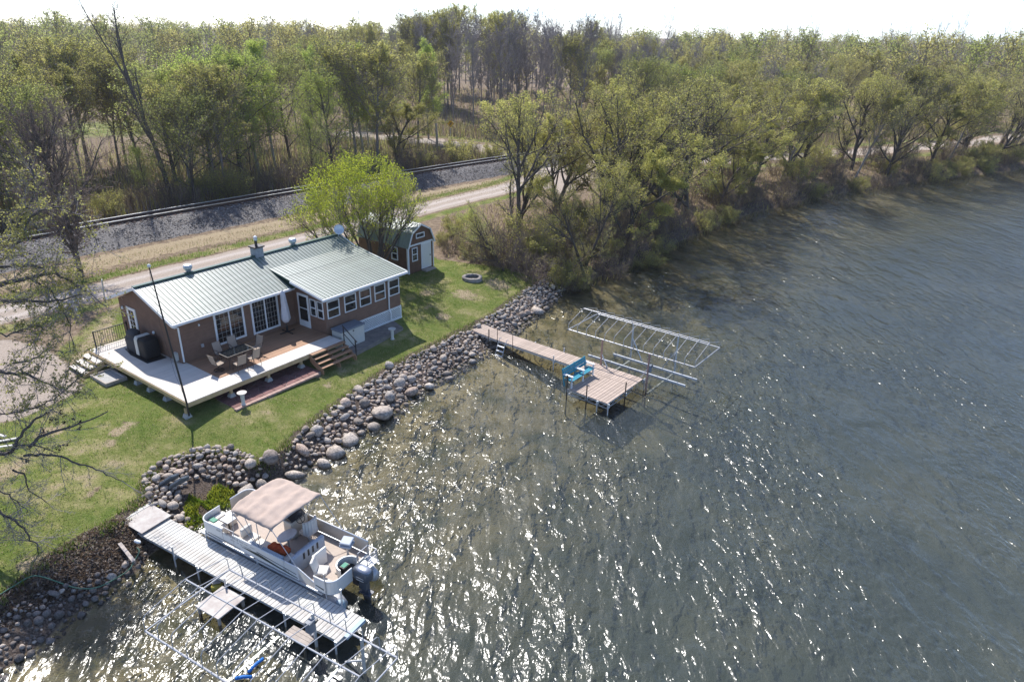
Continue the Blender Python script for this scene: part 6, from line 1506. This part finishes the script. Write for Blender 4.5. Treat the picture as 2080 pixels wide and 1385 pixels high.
# ------------------------------------------------------------------ the near tree whose limbs reach in from the left edge
NT = Vector((-21.5, 23.5, gz(-21.5, 23.5)))
limbs = [ # (pixel x, pixel y, world y) polylines, start radius, leafy
 ([(0,578,25),(55,563,25.2),(115,555,25.6)], .16, 1), ([(0,542,25.5),(60,540,25.8),(105,546,26.2),(130,560,26.6)], .09, 1), ([(0,528,26),(22,502,26.3),(45,482,26.6),(60,440,27)], .10, 1),
 ([(0,607,24.2),(60,612,24.5),(130,607,24.8),(165,598,25.2)], .09, 1), ([(115,606,24.8),(140,660,25.0),(150,720,25)], .03, 1), ([(55,563,25.2),(100,590,25.4),(120,620,25.2)], .05, 1), ([(115,555,25.6),(170,590,26),(220,625,26.3)], .05, 1),
 ([(0,505,26.5),(40,450,27),(70,390,27.5),(60,330,28)], .07, 1), ([(60,440,27),(120,420,27.5),(170,450,28),(200,500,28.3)], .045, 1), ([(0,680,23.5),(40,672,23.7),(85,662,24),(75,680,24)], .04, 1),
 ([(0,755,22.6),(45,760,22.8),(85,772,23),(120,790,23.2)], .07, 1), ([(25,738,23),(70,728,23.3),(90,715,23.5),(130,712,23.8)], .04, 1),
 ([(0,920,21.6),(26,912,21.7),(44,887,21.9),(67,858,22.1),(95,838,22.3)], .10, 0), ([(58,910,21.8),(91,884,22),(145,866,22.3),(216,840,22.8)], .07, 2), ([(26,902,21.7),(73,904,21.9),(125,921,22.1)], .04, 0),
 ([(49,926,21.7),(86,921,21.8),(135,931,22),(187,949,22.3),(215,962,22.5),(255,980,22.8)], .05, 0), ([(0,996,20.6),(26,1009,20.7),(57,1040,20.8)], .04, 0), ([(0,1040,20.2),(31,1056,20.3),(52,1082,20.4),(73,1108,20.5),(83,1144,20.6)], .06, 0),
 ([(26,954,21),(49,965,21.2),(60,996,21.3),(99,1022,21.5)], .04, 0), ([(0,840,22.5),(60,830,22.8),(110,812,23.2),(160,770,23.6),(195,745,24)], .04, 1)]
nsegs = []; nleaf = []; ncone = []
trunk_top = NT + Vector((-.3, .8, 9.5))
nsegs.append((NT - Z3 * .3, NT + Vector((-.1, .2, 3)), .36, .30, 0)); nsegs.append((NT + Vector((-.1, .2, 3)), NT + Vector((-.2, .5, 6.2)), .30, .24, 0)); nsegs.append((NT + Vector((-.2, .5, 6.2)), trunk_top, .24, .16, 0))
TW = dict(H=1, r0=.02, ns=[4, 3, 2], n=[5, 3], ang=[42, 42], lr=[.55, .5], start=[.1, .1, 0], wob=[.16, .16, .18], up=[.03, .03, .02], rr=[.6, .6], rmin=.0045, shape=lambda t: 1 - .4 * t, leaflev=1, leaf=1.2, spread=.035, ls=(.028, .055))
rn = random.Random(5)
roots = {}
for li, (pl, r0, leafy) in enumerate(limbs):
    pts = [at_y(x, y, Y) for x, y, Y in pl]
    if pl[0][0] <= 0:
        zt = min(max(pts[0].z - 1.0, 1.8), 8.8); j = NT + Vector((-.2 * zt / 9, .5 * zt / 9, zt)); m_ = j.lerp(pts[0], .55) + Vector((0, 0, .35)); pts = [j, m_] + pts
    fine = [Vector(p) for p in smooth_line([tuple(p) for p in pts], 4)]
    for i in range(len(fine) - 1):
        t0, t1 = i / (len(fine) - 1), (i + 1) / (len(fine) - 1); ja = Vector((rn.gauss(0, .03), rn.gauss(0, .03), rn.gauss(0, .03))); fine[i + 1] += ja
        nsegs.append((fine[i], fine[i + 1], r0 * (1 - .72 * t0), r0 * (1 - .72 * t1), 0))
    Lsum = sum((b - a).length for a, b in zip(fine[:-1], fine[1:]))
    ntw = int(Lsum * (5.2 if leafy == 1 else 3.2))
    for k in range(ntw):
        t = rn.uniform(.35 if pl[0][0] <= 0 else .1, 1); i = min(len(fine) - 2, int(t * (len(fine) - 1))); p = fine[i].lerp(fine[i + 1], rn.random()); d = (fine[i + 1] - fine[i]).normalized()
        dr = (d * .6 + Vector((rn.gauss(0, .6), rn.gauss(0, .6), rn.gauss(.05, .55)))).normalized(); L = rn.uniform(.45, 1.35)
        sp = dict(TW, H=L, r0=.004 + .010 * L, lean=tuple(dr), leaf=(.6 if leafy == 1 else 0.1)); sg_, lv = gen_tree(rn.randrange(10 ** 6), sp)
        nsegs += [(a + p + dr * 0, b + p, ra, rb, 1 + lev) for a, b, ra, rb, lev in [(s_[0] + Z3 * .2, s_[1] + Z3 * .2, s_[2], s_[3], s_[4]) for s_ in sg_]]
        nleaf += [(q[0] + p.x, q[1] + p.y, q[2] + p.z + .2) for q in lv]
        if leafy == 2:
            for c in range(3): e_ = sg_[rn.randrange(len(sg_))][1] + p + Z3 * .2; ncone.append((e_.x, e_.y, e_.z - .05))
nt = thing('overhanging_tree', 'near tree with long budding limbs reaching in from the left edge', 'tree', NT)
V0, F0 = prisms([s_ for s_ in nsegs if s_[4] == 0], 7); obj('limbs', arr_mesh('limbs', V0 - np.array(NT), F0, ['bark']), nt).name = 'trunk'
V2, F2 = prisms([s_ for s_ in nsegs if s_[4] > 0], 3); V3, F3 = leaf_quads(nleaf, .03, .06, 3); V4, F4 = leaf_quads([tuple(np.array(c) + np.random.normal(0, .03, 3)) for c in ncone for _ in range(5)], .04, .07, 4)
obj('crown', arr_mesh('crown', np.concatenate([V2, V3, V4]) - np.array(NT), np.concatenate([F2, F3 + len(V2), F4 + len(V2) + len(V3)]), ['twiggrey', 'leafyellow', 'cone'], np.concatenate([np.zeros(len(F2)), np.ones(len(F3)), np.full(len(F4), 2)])), nt)
# print('tris approx', sum(len(p.polygons) for p in bpy.data.meshes) * 2)

# ------------------------------------------------------------------ haze: thin spring air over the lake and woods
hz_ = MB().span((-620, -130, -4.0), (2490, 900, 40)).build('haze'); tag(hz_, 'thin pale air over lake and woods', kind='stuff')
hm_ = bpy.data.materials.new('haze_air'); hm_.use_nodes = True; hn = hm_.node_tree.nodes; hn.clear()
pv_ = hn.new('ShaderNodeVolumePrincipled'); pv_.inputs['Color'].default_value = (.93, .95, 1, 1); pv_.inputs['Density'].default_value = .0002; pv_.inputs['Anisotropy'].default_value = .3
ho = hn.new('ShaderNodeOutputMaterial'); hm_.node_tree.links.new(pv_.outputs[0], ho.inputs['Volume']); hz_.data.materials.append(hm_)
